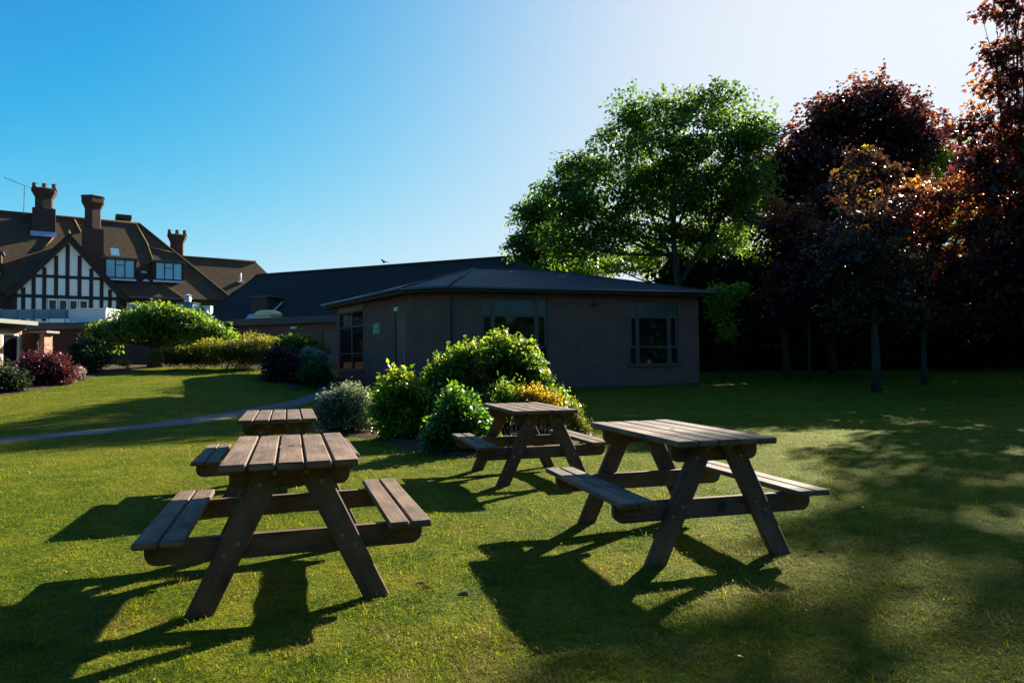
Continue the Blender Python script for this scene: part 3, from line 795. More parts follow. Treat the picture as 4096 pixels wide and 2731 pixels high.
mb.build('main_roof', M['tile_old'], hs)
mb = MB(T2)
mb.poly([(7,4.6,6.35),(17.2,4.6,6.35),(14.1,8,10.5),(5,8,10.5)]); mb.poly([(17.2,4.6,6.35),(17.2,11.4,6.35),(14.1,8,10.5)]); mb.poly([(17.2,11.4,6.35),(7,11.4,6.35),(5,8,10.5),(14.1,8,10.5)])
mb.build('lower_roof', M['tile_old'], hs)
mb = MB(T2)
mb.tube([rl, rr], .13, 8); mb.tube([rr, (10.75,.55,6.35)], .11, 8); mb.tube([(6.5,8,10.52),(14.1,8,10.52)], .12, 8)
mb.build('ridge_tiles', M['tile_old'], hs)
def on_front(uu, z): # a point just proud of the main roof's front slope
    v = .55 + (z-6.3)/(12.68-6.3)*5.65
    return (uu, v-.035, z+.03)
mb = MB(T2)
mb.tube([on_front(4.55,12.5), on_front(5.15,10.9), on_front(5.45,9.3)], .05, 6)
mb.tube([on_front(5.22,10.55), on_front(7.1,10.15)], .045, 6)
mb.tube([on_front(-.9,11.6), on_front(-1.0,10.7), on_front(-1.6,9.7)], .06, 6)
mb.tube([on_front(.35,12.5), on_front(.75,11.4)], .06, 6)
mb.tube([on_front(5.6,7.75), on_front(7.2,6.4)], .045, 6)
mb.build('mortar_line', M['orange_mortar'], hs)
def stack(u0, u1, z0, z1, z2, z3, v, pots, rot, zoff_apron=True, oct_=True):
    c = (u0+u1)/2; h = (u1-u0)/2
    mb = MB(T2); mb.box(u0, u1, v-h, v+h, z0, z1)
    ch = mb.build('chimney', M['brick_old'], hs)
    mb = MB(T2); r_ = h*.98
    mb.frustum(c, v, z1, z1+.12, h*1.2, r_, 4, R(45)); mb.frustum(c, v, z1+.12, z2, r_*.86, r_*.86, 6 if oct_ else 4, rot)
    mb.build('stack', M['brick_old'], ch)
    mb = MB(T2)
    mb.frustum(c, v, z2-.12, z2+.25, r_*.9, r_*1.18, 6 if oct_ else 4, rot); mb.frustum(c, v, z2+.25, z3, r_*1.22, r_*1.22, 6 if oct_ else 4, rot)
    mb.frustum(c, v, z3, z3+.07, r_*1.3, r_*1.1, 6 if oct_ else 4, rot)
    mb.build('cap', M['brick_old'], ch)
    for k in range(pots):
        pu = c + (k-(pots-1)/2)*h*.85
        pm = MB(T2); pm.frustum(pu, v-.1*k, z3+.05, z3+.42, .17, .14, 10, smooth=True); pm.frustum(pu, v-.1*k, z3+.42, z3+.52, .19, .06, 10)
        pm.build('chimney_pot', M['pot'], ch)
    return ch
c1 = stack(-2.26, -.83, 9.9, 12.95, 13.95, 14.42, 5.4, 3, R(20))
mb = MB(T2); mb.poly([(-2.34,4.40,10.82),(-.75,4.40,10.82),(-.75,4.67,11.22),(-2.34,4.67,11.22)]); mb.build('flashing', M['lead'], c1)
stack(.78, 2.11, 6.0, 11.15, 12.85, 13.55, 2.1, 0, R(25))
mb = MB(T2); mb.box(3.25, 4.1, 6.5, 7.5, 12.2, 13.05); ck = mb.build('chimney', M['brick_old'], hs)
mb = MB(T2); mb.box(3.13, 4.22, 6.4, 7.6, 13.05, 13.36); mb.build('cap', M['brick_old'], ck)
stack(7.15, 8.5, 8.5, 10.1, 12.0, 12.45, 9.0, 3, R(15))
def dormer(u0, u1, z0, z1, v, oh=.12):
    mb = MB(T2); mb.poly([(u0-.12,v,z0-.1),(u0-.12,v,z1),(u0-.12,v+2.6,z1),(u0-.12,v+1.2,z0)]); mb.poly([(u1+.12,v,z1),(u1+.12,v,z0-.1),(u1+.12,v+1.2,z0),(u1+.12,v+2.6,z1)])
    mb.box(u0-.12, u1+.12, v+.03, v+.1, z0-.12, z1)
    d = mb.build('dormer', M['tile_old'], hs)
    mb = MB(T2); mb.box(u0-.3, u1+.25, v-oh, v+2.9, z1+.002, z1+.14); mb.build('dormer_roof', M['flat_felt'], d)
    mb = MB(T2); w3 = (u1-u0)/3
    for k in range(4): mb.box(u0+k*w3-.035, u0+k*w3+.035, v-.03, v+.028, z0, z1)
    mb.box(u0+.035, u1-.035, v-.025, v+.026, z0, z0+.06); mb.box(u0+.035, u1-.035, v-.025, v+.026, z1-.06, z1)
    mb.box(u0+w3+.035, u0+2*w3-.035, v-.025, v+.026, z1-.45, z1-.40)
    fw_ = mb.build('window', M['timber'], d)
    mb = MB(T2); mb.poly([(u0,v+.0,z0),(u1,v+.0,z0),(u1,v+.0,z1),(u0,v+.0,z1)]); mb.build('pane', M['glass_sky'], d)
    mb = MB(T2); mb.box(u0-.2, u1+.1, v-.2, v-.032, z0-.2, z0-.06); mb.build('apron', M['lead'], d)
dormer(2.24, 4.06, 7.72, 9.08, 1.45); dormer(5.47, 7.24, 7.75, 9.06, 1.45); dormer(-6.0, -3.95, 7.7, 9.0, 1.45)
a, b = on_front(2.72, 9.6), on_front(2.66, 10.2)
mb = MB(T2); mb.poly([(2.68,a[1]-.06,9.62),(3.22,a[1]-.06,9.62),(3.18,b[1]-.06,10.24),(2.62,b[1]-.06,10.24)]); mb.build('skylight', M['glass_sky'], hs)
mb = MB(T2)
for uu, z in ((4.75, 8.35), (4.85, 7.65)):
    p = on_front(uu, z); mb.poly([(uu-.28,p[1]-.02,z-.1),(uu+.28,p[1]-.02,z-.1),(uu+.1,p[1]-.0,z+.1),(uu-.1,p[1],z+.1)])
mb.build('lead_slate', M['lead'], hs)
mb = MB(T2); p = (12.45, 6.3, 8.5); mb.tube([(12.45,6.2,8.45),(12.45,6.2,9.2)], .07, 8); mb.box(12.2, 12.7, 6.05, 6.45, 8.36, 8.5); mb.build('vent_pipe', M['white'], hs)
mb = MB(T2); mb.box(3.5, 7.3, .42, .54, 6.22, 6.36); mb.build('gutter', M['gutter'], hs)
mb = MB(T2); mb.tube([(-2.75,4.2,11.5),(-2.7,4.2,14.35)], .02, 5); mb.tube([(-3.9,4.1,14.75),(-2.35,4.3,14.25)], .018, 5)
for k in range(5): mb.tube([(-3.8+k*.25,3.9,14.72-k*.08),(-3.8+k*.25,4.4,14.72-k*.08)], .01, 4)
mb.build('aerial', M['timber'], hs)
mb = MB(T2); mb.box(3.55, 4.6, .8, .899, 4.9, 5.9); w = mb.build('window', M['white'], hs)
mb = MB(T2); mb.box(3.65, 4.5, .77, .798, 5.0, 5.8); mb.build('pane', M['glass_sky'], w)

# --- flat roofed extension before the house
ZX = 1.15
ex = thing('flat_roofed_extension', (-24.9, 38.6, ZX), 'dark single-storey flat roofed extension in front of the timbered gable', 'building', R(3))
T3 = Matrix.Translation((0, 0, -ZX))
mb = MB(T3); wall(mb, -6, 8.6, .6, 3.38); mb.tf = T3 @ rigid(8.6, 0, R(90)); wall(mb, 0, 7, .6, 3.38); mb.build('wall', M['brick_old'], ex)
mb = MB(T3); mb.box(-6.2, 8.9, -.35, 7, 3.383, 3.70); mb.build('fascia', M['fascia'], ex)
mb = MB(T3); mb.box(-6.15, 8.85, -.3, 7, 3.703, 3.76); mb.build('flat_roof', M['flat_felt'], ex)
mb = MB(T3); mb.box(-5.6, -.76, 1.2, 1.28, 4.08, 4.63); mb.box(-.84, -.76, 1.282, 3.6, 4.08, 4.63)
pn = mb.build('roof_screen', M['blue_panel'], ex)
mb = MB(T3)
for uu in np.arange(-5.4, -.8, .9): mb.box(uu, uu+.05, 1.16, 1.196, 3.763, 4.65)
mb.build('screen_post', M['blue_panel'], pn)
mb = MB(T3); mb.box(-.74, -.02, 1.25, 1.33, 3.90, 4.63); mb.build('end_panel', M['pale_panel'], ex)
mb = MB(T3); mb.box(.0, 1.6, .8, 2.3, 3.763, 4.58); t_ = mb.build('water_tank', M['pale_panel'], ex)
mb = MB(T3); mb.box(-.06, 1.66, .74, 2.36, 4.583, 4.64); mb.build('lid', M['white'], t_)
mb = MB(T3); mb.box(5.55, 6.4, 1.0, 1.9, 3.763, 4.90); bxx = mb.build('duct_housing', M['blue_panel'], ex)
mb = MB(T3); mb.box(5.48, 6.47, .94, 1.96, 4.903, 4.96); mb.build('lid', M['gutter'], bxx)
mb = MB(T3); mb.frustum(5.95, 1.4, 4.96, 5.17, .20, .18, 16, smooth=True); mb.frustum(5.95, 1.4, 5.17, 5.34, .24, .15, 16); mb.frustum(5.95, 1.4, 5.36, 5.48, .27, .04, 16); mb.build('ventilation_cowl', M['zinc'], ex)
mb = MB(T3); mb.box(6.5, 7.45, .9, 1.3, 3.763, 4.74); ac = mb.build('air_conditioner', M['pale_panel'], ex)
mb = MB(T3 @ Matrix.Translation((6.9, .898, 4.42)) @ Matrix.Rotation(R(90), 4, 'X')); mb.frustum(0, 0, 0, .02, .27, .25, 20); mb.build('fan_grille', M['gutter'], ac)

# --- near-left brick block, only its right end in the picture
ZB = 1.0
nb = thing('red_brick_annexe', (-25.0, 33.0, ZB), 'sunlit red brick annexe with white framed window at the far left', 'building', 0)
T4 = Matrix.Translation((0, 0, -ZB))
mb = MB(T4 @ rigid(0, 0, R(90))); wall(mb, -6, 2.05, .3, 3.18, [(.72, 1.95, .75, 3.0)])
mb.tf = T4; mb.poly([(-9,-6,.3),(0,-6,.3),(0,-6,3.18),(-9,-6,3.18)]); mb.poly([(0,2.05,.3),(0,2.05,3.18),(-9,2.05,3.18),(-9,2.05,.3)])
mb.build('wall', M['brick_red'], nb)
grid_window(nb, T4 @ rigid(0, 0, R(90)), .72, 1.95, .75, 3.0, [('h',1.5,.80,1.87,.06)], mframe=M['white'], fw=.11, sill=False)
mb = MB(T4); mb.box(-9, .62, -6.4, 2.35, 3.42, 3.62); mb.build('roof_slab', M['stone'], nb)
mb = MB(T4); mb.box(-9, .18, -6.1, 2.1, 3.183, 3.417); mb.build('fascia', M['fascia'], nb)
mb = MB(T4); mb.box(-.2, .70, 2.5, 2.8, .3, 3.0); mb.build('recessed_wall', M['brick_old'], nb)
mb = MB(T4); mb.box(.71, 1.05, 2.2, 2.82, .3, 3.02); pr_ = mb.build('pier', M['brick_red'], nb)
mb = MB(T4); mb.box(.40, 1.3, 2.0, 3.0, 3.023, 3.14); mb.build('coping', M['stone'], pr_)
mb = MB(T4); mb.box(-.2, .39, 2.3, 2.95, 3.003, 3.14); mb.build('low_fascia', M['fascia'], nb)
mb = MB(T4); mb.tube([(.76,2.14,3.0),(.76,2.14,.3)], .045, 8); mb.build('downpipe', M['gutter'], nb)
LOBES = {}
LOBES['G1'] = [(9.82, 32.6, 13.47, 1.09, 0.94, 1.0), (7.79, 32.43, 13.11, 1.04, 0.89, 0.94), (6.14, 32.82, 13.13, 1.3, 1.07, 1.09), (7.92, 31.86, 11.05, 2.61, 2.07, 1.98), (10.85, 32.05, 11.49, 1.67, 1.36, 1.36), (12.08, 32.88, 12.27, 0.88, 0.75, 0.79), (5.48, 33.69, 11.97, 1.36, 1.03, 0.94), (3.78, 33.47, 10.67, 1.25, 0.99, 0.94), (2.73, 33.4, 9.76, 1.25, 0.94, 0.84), (3.25, 32.35, 8.45, 1.98, 1.46, 1.25), (5.98, 33.11, 9.44, 2.51, 1.93, 1.78), (8.8, 32.26, 8.98, 2.72, 2.07, 1.88), (3.22, 32.29, 6.68, 1.98, 1.36, 1.04), (5.29, 32.32, 7.38, 1.46, 1.08, 0.94), (10.46, 32.28, 9.17, 1.84, 1.58, 1.67), (8.33, 33.84, 7.42, 1.88, 1.22, 0.84)]
LOBES['G2'] = [(1.87, 35.51, 9.4, 1.33, 0.98, 0.84), (1.18, 35.39, 8.82, 1.11, 0.8, 0.66), (2.08, 35.48, 8.14, 1.33, 1.0, 0.89), (0.7, 34.64, 7.22, 1.06, 0.74, 0.58), (1.37, 34.73, 7.56, 1.22, 0.9, 0.78), (1.93, 35.17, 6.62, 1.22, 0.85, 0.66), (2.84, 35.39, 6.19, 1.66, 1.05, 0.66), (0.93, 35.33, 6.77, 0.89, 0.58, 0.4)]
LOBES['M1'] = [(19.85, 37.4, 15.84, 0.8, 0.65, 0.66), (18.31, 36.64, 15.32, 0.61, 0.55, 0.61), (20.8, 37.11, 15.33, 0.7, 0.63, 0.7), (17.52, 37.24, 14.6, 1.12, 0.89, 0.84), (21.67, 37.01, 14.47, 0.89, 0.76, 0.8), (19.06, 36.32, 14.41, 1.87, 1.32, 1.05), (17.0, 36.95, 13.71, 1.64, 1.26, 1.17), (21.18, 36.03, 13.0, 1.87, 1.48, 1.41), (20.32, 38.58, 13.61, 3.04, 2.27, 1.99), (16.33, 37.62, 12.98, 1.29, 1.05, 1.05), (14.89, 37.08, 11.99, 1.41, 1.11, 1.05), (16.21, 36.39, 10.84, 2.46, 1.9, 1.76), (22.01, 37.97, 11.68, 1.87, 1.48, 1.41), (14.64, 37.15, 10.34, 1.41, 1.26, 1.41), (19.18, 38.16, 10.79, 2.58, 1.9, 1.64), (16.1, 37.88, 9.05, 1.87, 1.58, 1.64), (22.69, 37.01, 12.83, 1.17, 1.05, 1.17)]
LOBES['M2'] = [(16.1, 21.93, 12.19, 0.63, 0.52, 0.53), (16.69, 22.09, 11.48, 0.84, 0.6, 0.49), (15.66, 21.96, 10.92, 0.56, 0.39, 0.31), (16.45, 21.73, 10.25, 0.7, 0.5, 0.42), (15.68, 21.84, 9.67, 0.7, 0.5, 0.42), (15.26, 22.17, 9.47, 0.49, 0.33, 0.25), (16.16, 21.58, 9.0, 0.84, 0.58, 0.45), (14.61, 21.67, 8.42, 0.63, 0.46, 0.39), (16.13, 22.15, 8.21, 1.04, 0.75, 0.63), (15.17, 21.83, 7.48, 0.7, 0.49, 0.39), (17.0, 22.04, 7.38, 0.84, 0.69, 0.7), (17.62, 21.98, 10.19, 0.63, 0.53, 0.56), (17.64, 21.83, 11.91, 0.84, 0.66, 0.63), (18.74, 22.65, 6.66, 0.97, 0.81, 0.84), (15.42, 21.62, 6.86, 1.11, 0.78, 0.63), (17.07, 21.83, 5.78, 1.53, 1.19, 1.11), (15.72, 21.4, 4.19, 1.53, 1.25, 1.25), (17.86, 22.25, 3.16, 1.53, 1.19, 1.11), (15.91, 21.73, 2.58, 1.11, 0.75, 0.56), (16.37, 21.87, 13.16, 0.7, 0.56, 0.56)]
LOBES['Y1'] = [(11.1, 21.35, 7.46, 0.64, 0.48, 0.43), (11.72, 21.04, 6.82, 0.56, 0.42, 0.38), (10.53, 21.22, 6.54, 0.74, 0.6, 0.6), (11.44, 21.71, 5.68, 1.07, 0.84, 0.8), (10.27, 20.54, 4.4, 1.27, 0.96, 0.87), (11.37, 20.55, 3.86, 1.14, 0.87, 0.8), (10.12, 20.83, 3.38, 1.0, 0.75, 0.67), (11.37, 21.47, 2.89, 1.07, 0.72, 0.54), (10.17, 21.25, 2.62, 0.67, 0.48, 0.4), (11.89, 20.96, 2.57, 0.67, 0.48, 0.4)]
LOBES['R2'] = [(13.87, 23.19, 4.63, 1.01, 0.77, 0.71), (14.46, 22.87, 6.33, 1.48, 1.03, 0.81), (16.05, 23.34, 7.02, 1.19, 0.87, 0.74), (15.85, 22.69, 5.54, 1.19, 0.97, 0.96), (14.1, 23.62, 3.64, 0.96, 0.7, 0.59), (15.49, 23.99, 4.58, 1.19, 0.93, 0.89), (16.1, 24.03, 3.66, 1.19, 0.87, 0.74), (14.25, 23.65, 5.45, 0.89, 0.67, 0.59), (13.94, 23.82, 7.01, 0.74, 0.57, 0.52), (14.17, 22.95, 2.47, 0.89, 0.59, 0.41), (15.5, 23.2, 2.4, 0.89, 0.59, 0.41)]
LOBES['M3'] = [(11.38, 28.51, 6.76, 1.06, 0.95, 1.06), (11.51, 28.24, 5.44, 1.23, 0.99, 0.97), (11.51, 27.65, 4.46, 1.32, 1.03, 0.97), (12.48, 28.59, 6.03, 1.23, 1.11, 1.23), (10.91, 27.93, 3.88, 0.88, 0.67, 0.62), (12.66, 28.3, 3.63, 1.41, 0.99, 0.79), (10.91, 27.51, 3.4, 1.23, 0.87, 0.7)]
LOBES['S1'] = [(11.34, 25.28, 4.5, 0.98, 0.84, 0.89), (10.98, 25.63, 3.41, 0.98, 0.73, 0.65), (11.77, 25.25, 3.2, 0.98, 0.77, 0.73), (11.65, 25.57, 5.51, 0.81, 0.7, 0.73)]
LOBES['T1'] = [(15.05, 30.87, 6.39, 1.7, 1.44, 1.51), (13.87, 29.53, 7.68, 1.13, 1.02, 1.13), (14.97, 28.93, 3.84, 1.51, 1.1, 0.94), (14.22, 29.06, 4.6, 1.32, 1.02, 0.94), (14.14, 29.37, 2.87, 1.32, 0.81, 0.47), (13.46, 30.13, 3.02, 1.13, 0.72, 0.47)]
LOBES['T2'] = [(13.98, 26.32, 4.94, 1.68, 1.29, 1.18), (14.8, 26.22, 6.26, 1.52, 1.14, 1.01), (13.26, 25.96, 3.25, 1.52, 0.99, 0.67), (15.68, 27.3, 3.5, 1.18, 0.91, 0.84), (13.68, 26.51, 2.44, 1.35, 0.77, 0.37), (15.14, 26.26, 2.5, 1.18, 0.72, 0.42)]
LOBES['T3'] = [(21.5, 29.88, 8.82, 1.77, 1.59, 1.77), (23.32, 29.74, 9.53, 1.96, 1.77, 1.96), (22.01, 29.92, 6.14, 2.35, 2.03, 2.16), (25.22, 31.6, 5.59, 2.35, 2.12, 2.35), (20.56, 30.11, 4.46, 1.96, 1.59, 1.57), (22.78, 29.83, 3.08, 2.16, 1.59, 1.37), (20.12, 30.98, 2.8, 1.77, 1.19, 0.88), (21.75, 30.54, 2.37, 1.77, 1.15, 0.78), (26.99, 32.41, 8.17, 1.96, 1.77, 1.96)]
LOBES['B1'] = [(12.4, 36.89, 9.59, 2.17, 1.84, 1.92), (11.3, 38.09, 7.69, 2.17, 1.84, 1.92), (13.96, 38.81, 6.79, 1.92, 1.84, 2.17), (9.75, 37.76, 6.69, 2.17, 1.62, 1.44), (7.6, 39.01, 7.15, 1.92, 1.3, 0.96), (12.18, 37.95, 5.23, 1.92, 1.41, 1.2), (5.39, 37.49, 6.46, 1.92, 1.24, 0.84)]
LOBES['B2'] = [(23.3, 35.84, 11.29, 1.37, 1.13, 1.14), (23.44, 34.78, 8.97, 2.05, 1.64, 1.6), (21.59, 35.79, 8.54, 2.05, 1.64, 1.6), (25.5, 35.42, 10.69, 1.82, 1.44, 1.37)]
LOBES['S2'] = [(7.83, 26.07, 3.85, 0.26, 0.28, 0.36), (7.99, 26.09, 3.4, 0.43, 0.35, 0.36), (7.71, 25.9, 3.01, 0.3, 0.28, 0.33), (8.44, 25.71, 3.81, 0.3, 0.25, 0.26), (8.04, 25.77, 2.31, 0.23, 0.32, 0.49)]
LOBES['WEEP'] = [(-15.22, 29.81, 3.57, 1.04, 0.71, 0.46), (-16.0, 29.67, 3.25, 1.14, 0.81, 0.57), (-14.23, 29.92, 3.24, 1.14, 0.79, 0.53), (-16.89, 29.76, 2.89, 0.95, 0.69, 0.49), (-13.2, 29.73, 2.79, 0.85, 0.62, 0.46), (-17.66, 29.95, 2.53, 0.61, 0.49, 0.42), (-12.69, 30.16, 2.57, 0.46, 0.38, 0.34), (-15.52, 30.2, 2.99, 0.95, 0.67, 0.46), (-14.62, 30.13, 2.67, 0.76, 0.49, 0.27), (-17.95, 29.89, 2.81, 0.42, 0.38, 0.38)]
LOBES['JUN'] = [(-14.11, 28.52, 1.65, 0.81, 0.57, 0.4), (-13.22, 28.37, 1.75, 0.81, 0.59, 0.43), (-12.29, 28.28, 1.85, 0.9, 0.65, 0.47), (-11.38, 28.25, 1.83, 0.9, 0.63, 0.43), (-10.51, 28.3, 1.93, 0.9, 0.69, 0.54), (-10.12, 28.73, 1.94, 0.63, 0.54, 0.51), (-11.2, 28.72, 1.44, 1.08, 0.65, 0.29), (-12.83, 28.7, 1.46, 1.08, 0.63, 0.25)]
LOBES['PUR'] = [(-8.49, 25.37, 1.49, 0.61, 0.56, 0.57), (-8.63, 25.05, 1.08, 0.54, 0.48, 0.48), (-8.11, 25.11, 1.11, 0.51, 0.48, 0.51)]
LOBES['GRY'] = [(-8.48, 27.56, 2.03, 0.63, 0.48, 0.38), (-7.97, 27.6, 1.78, 0.52, 0.41, 0.35), (-8.89, 27.62, 2.16, 0.45, 0.33, 0.24)]
LOBES['VAR2'] = [(-7.7, 26.43, 1.56, 0.43, 0.35, 0.3), (-7.4, 26.19, 1.42, 0.27, 0.27, 0.3)]
LOBES['GRN2'] = [(-7.0, 24.64, 1.0, 0.47, 0.4, 0.37), (-7.25, 24.65, 0.85, 0.34, 0.3, 0.28), (-6.72, 24.6, 0.78, 0.28, 0.25, 0.25)]
LOBES['REDB'] = [(-15.46, 22.8, 1.26, 0.73, 0.61, 0.55), (-16.1, 22.99, 1.09, 0.52, 0.48, 0.5), (-14.97, 22.82, 1.03, 0.47, 0.43, 0.44), (-15.89, 23.22, 0.86, 0.7, 0.5, 0.35)]
LOBES['DGR'] = [(-16.71, 27.17, 1.98, 0.55, 0.47, 0.44), (-16.79, 27.02, 1.55, 0.58, 0.5, 0.48), (-16.26, 26.91, 1.6, 0.44, 0.42, 0.44)]
LOBES['WHT'] = [(-15.4, 24.38, 1.06, 0.18, 0.18, 0.2), (-15.51, 24.31, 0.89, 0.15, 0.15, 0.15)]
LOBES['LIM'] = [(-16.1, 28.56, 1.39, 0.25, 0.16, 0.09)]
LOBES['DK0'] = [(-15.11, 20.65, 0.78, 0.52, 0.43, 0.39), (-15.52, 20.5, 0.92, 0.65, 0.55, 0.52)]
LOBES['VAR'] = [(-2.93, 12.27, 0.18, 0.47, 0.29, 0.14), (-2.96, 12.33, 0.54, 0.39, 0.34, 0.33), (-3.12, 12.28, 0.36, 0.34, 0.3, 0.28), (-2.64, 12.21, 0.42, 0.26, 0.27, 0.31), (-3.24, 12.26, 0.5, 0.17, 0.19, 0.23), (-2.95, 12.33, 0.81, 0.08, 0.08, 0.09)]
LOBES['GLD'] = [(-1.74, 11.08, 0.18, 0.41, 0.26, 0.14), (-1.42, 11.1, 0.24, 0.28, 0.22, 0.18), (-1.79, 11.24, 0.73, 0.37, 0.32, 0.3), (-1.99, 11.14, 0.56, 0.26, 0.26, 0.3), (-1.58, 11.21, 0.62, 0.33, 0.31, 0.33), (-1.79, 11.19, 0.38, 0.41, 0.31, 0.24), (-1.86, 11.19, 1.03, 0.07, 0.07, 0.09)]
LOBES['BIGL'] = [(-1.31, 11.72, 0.7, 0.25, 0.24, 0.26), (-0.85, 11.48, 0.52, 0.59, 0.4, 0.26), (-1.0, 11.57, 1.1, 0.35, 0.31, 0.29), (-0.67, 11.51, 1.28, 0.35, 0.29, 0.26), (-0.86, 11.65, 0.81, 0.51, 0.4, 0.34), (-1.22, 11.55, 0.95, 0.22, 0.21, 0.22)]
LOBES['BIGR'] = [(-0.09, 11.95, 1.39, 0.43, 0.32, 0.26), (-0.35, 12.06, 1.4, 0.26, 0.22, 0.21), (0.18, 11.94, 1.18, 0.33, 0.32, 0.33), (-0.05, 12.02, 0.95, 0.5, 0.42, 0.38), (0.42, 12.11, 0.85, 0.26, 0.27, 0.3)]
LOBES['GLS'] = [(-0.77, 9.41, 0.03, 0.35, 0.22, 0.11), (-1.06, 9.43, 0.21, 0.17, 0.15, 0.14), (-0.77, 9.45, 0.68, 0.18, 0.18, 0.2), (-0.89, 9.57, 0.4, 0.26, 0.25, 0.26), (-0.59, 9.53, 0.4, 0.26, 0.25, 0.25), (-0.41, 9.45, 0.2, 0.2, 0.18, 0.17), (-0.83, 9.46, 0.17, 0.3, 0.22, 0.17), (-0.23, 9.46, 0.13, 0.16, 0.13, 0.11)]
LOBES['SPR'] = [(-0.12, 10.69, 0.73, 0.15, 0.15, 0.18), (-0.02, 10.63, 0.6, 0.18, 0.15, 0.14), (-0.19, 10.74, 0.46, 0.23, 0.19, 0.18)]
LOBES['ORG'] = [(0.21, 10.75, 0.7, 0.15, 0.12, 0.1), (0.41, 10.75, 0.68, 0.14, 0.11, 0.1), (0.6, 10.72, 0.65, 0.11, 0.09, 0.08), (0.36, 10.79, 0.57, 0.27, 0.19, 0.12)]
LOBES['GRD'] = [(0.84, 11.61, 0.42, 0.18, 0.18, 0.21), (0.68, 11.66, 0.33, 0.24, 0.2, 0.18)]
LOBES['CON'] = [(0.96, 10.88, 0.35, 0.12, 0.17, 0.25), (1.07, 10.84, 0.16, 0.12, 0.14, 0.16)]
SKY = dict(air=.6, dust=1.0, ozone=3.0, scale=5.1, gamma=1.9, sat=1.5, tint=(.97, .97, 1.06), floor=(.035, .03, .03), knee=(1.14, 1.05, .98), haze=.97, gain=10/2**1.85, sun=5.0, exposure=1.85)
# -------------------------------------------------------------- vegetation
def unit(v): return v/np.maximum(np.linalg.norm(v, axis=-1, keepdims=True), 1e-9)
def leaf_mesh(P, D, Nn, size, asp, fold, tint):
    """P base points, D axis, Nn normal; each leaf one folded quad"""
    D = unit(D); S = unit(np.cross(D, Nn)); U = np.cross(S, D)
    L = size[:, None]; W = (size*asp/2)[:, None]
    b = P; t = P + D*L - U*L*.12
    m = P + D*L*.48
    l = m + S*W + U*W*fold; r = m - S*W + U*W*fold
    v = np.stack([b, r, t, l], 1).reshape(-1, 3)
    f = np.arange(len(P)*4).reshape(-1, 4)
    return v, f, np.repeat(tint, 4)
def foliage(lobes, n, size, rng, sprigs=None, per=26, clump=.34, flat=.6, shell=.6, asp=.62, droop=.35, tip_tint=.0, base_tint=.35, spread=.5, zmin=None, hang=0.):
    lob = np.array(lobes, float); w = (lob[:,3]*lob[:,4]*lob[:,5])**.667; w /= w.sum()
    nc = max(8, n//per)
    k = rng.choice(len(lob), nc, p=w)
    d = unit(rng.normal(size=(nc, 3)))
    fr = 1 - shell*rng.random(nc)**1.6
    lump = 1 + .22*np.sin(d[:,0]*5 + k)*np.cos(d[:,2]*4 + 2*k) + .10*rng.normal(size=nc)
    C = lob[k,:3] + d*lob[k,3:]*(fr*lump)[:, None]
    cr = clump*(.6 + .8*rng.random(nc)); ct = rng.normal(0, .2, nc)
    i = np.repeat(np.arange(nc), per)
    off = unit(rng.normal(size=(len(i), 3)))*(rng.random(len(i))**.45)[:, None]*np.array([1, 1, flat])*.95
    P = C[i] + off*cr[i][:, None]
    if hang: P[:,2] -= hang*rng.random(len(i))**2
    if zmin is not None:
        z = ground(P[:,0], P[:,1]) + zmin; P[:,2] = np.maximum(P[:,2], z + .05*rng.random(len(i)))
    if sprigs:      # single shoots standing out of the mound
        ns, sl_ = sprigs; m_ = 13
        q = rng.choice(len(lob), ns, p=w); dd = unit(rng.normal(size=(ns, 3)) + np.array([0, -.1, .9]))
        B = lob[q,:3] + dd*lob[q,3:]*.9; ax = unit(dd*.5 + rng.normal(size=(ns, 3))*.25 + np.array([0, 0, 1.]))
        tt = np.tile(np.linspace(0, 1, m_), ns); L_ = np.repeat(sl_*(.4 + .8*rng.random(ns)), m_)
        SP = np.repeat(B, m_, 0) + np.repeat(ax, m_, 0)*(tt*L_)[:, None] + rng.normal(size=(ns*m_, 3))*size*.25
        P = np.concatenate([P, SP]); off = np.concatenate([off, unit(rng.normal(size=(ns*m_, 3)) + np.array([0, 0, .6]))*.8]); i = np.concatenate([i, rng.integers(0, nc, ns*m_)])
    D = unit(off + rng.normal(size=off.shape)*.6) ; D[:,2] -= droop*(.4 + rng.random(len(i)))
    Nn = rng.normal(size=off.shape)*spread + np.array([0, 0, 1.0])
    sz = size*(.6 + .75*rng.random(len(i)))
    # outermost shoots carry the young colour; on the juniper it paints in sunlit tops
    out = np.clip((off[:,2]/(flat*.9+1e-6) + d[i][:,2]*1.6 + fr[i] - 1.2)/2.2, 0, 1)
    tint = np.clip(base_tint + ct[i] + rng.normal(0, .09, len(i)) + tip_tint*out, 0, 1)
    return leaf_mesh(P, D, Nn, sz, asp, .25, tint), C, k
def bez(a, b, bend, n=7):
    a, b = np.array(a, float), np.array(b, float); t = np.linspace(0, 1, n)[:, None]
    c = (a + b)/2 + bend
    return [tuple(p) for p in a*(1-t)**2 + 2*c*t*(1-t) + b*t**2]
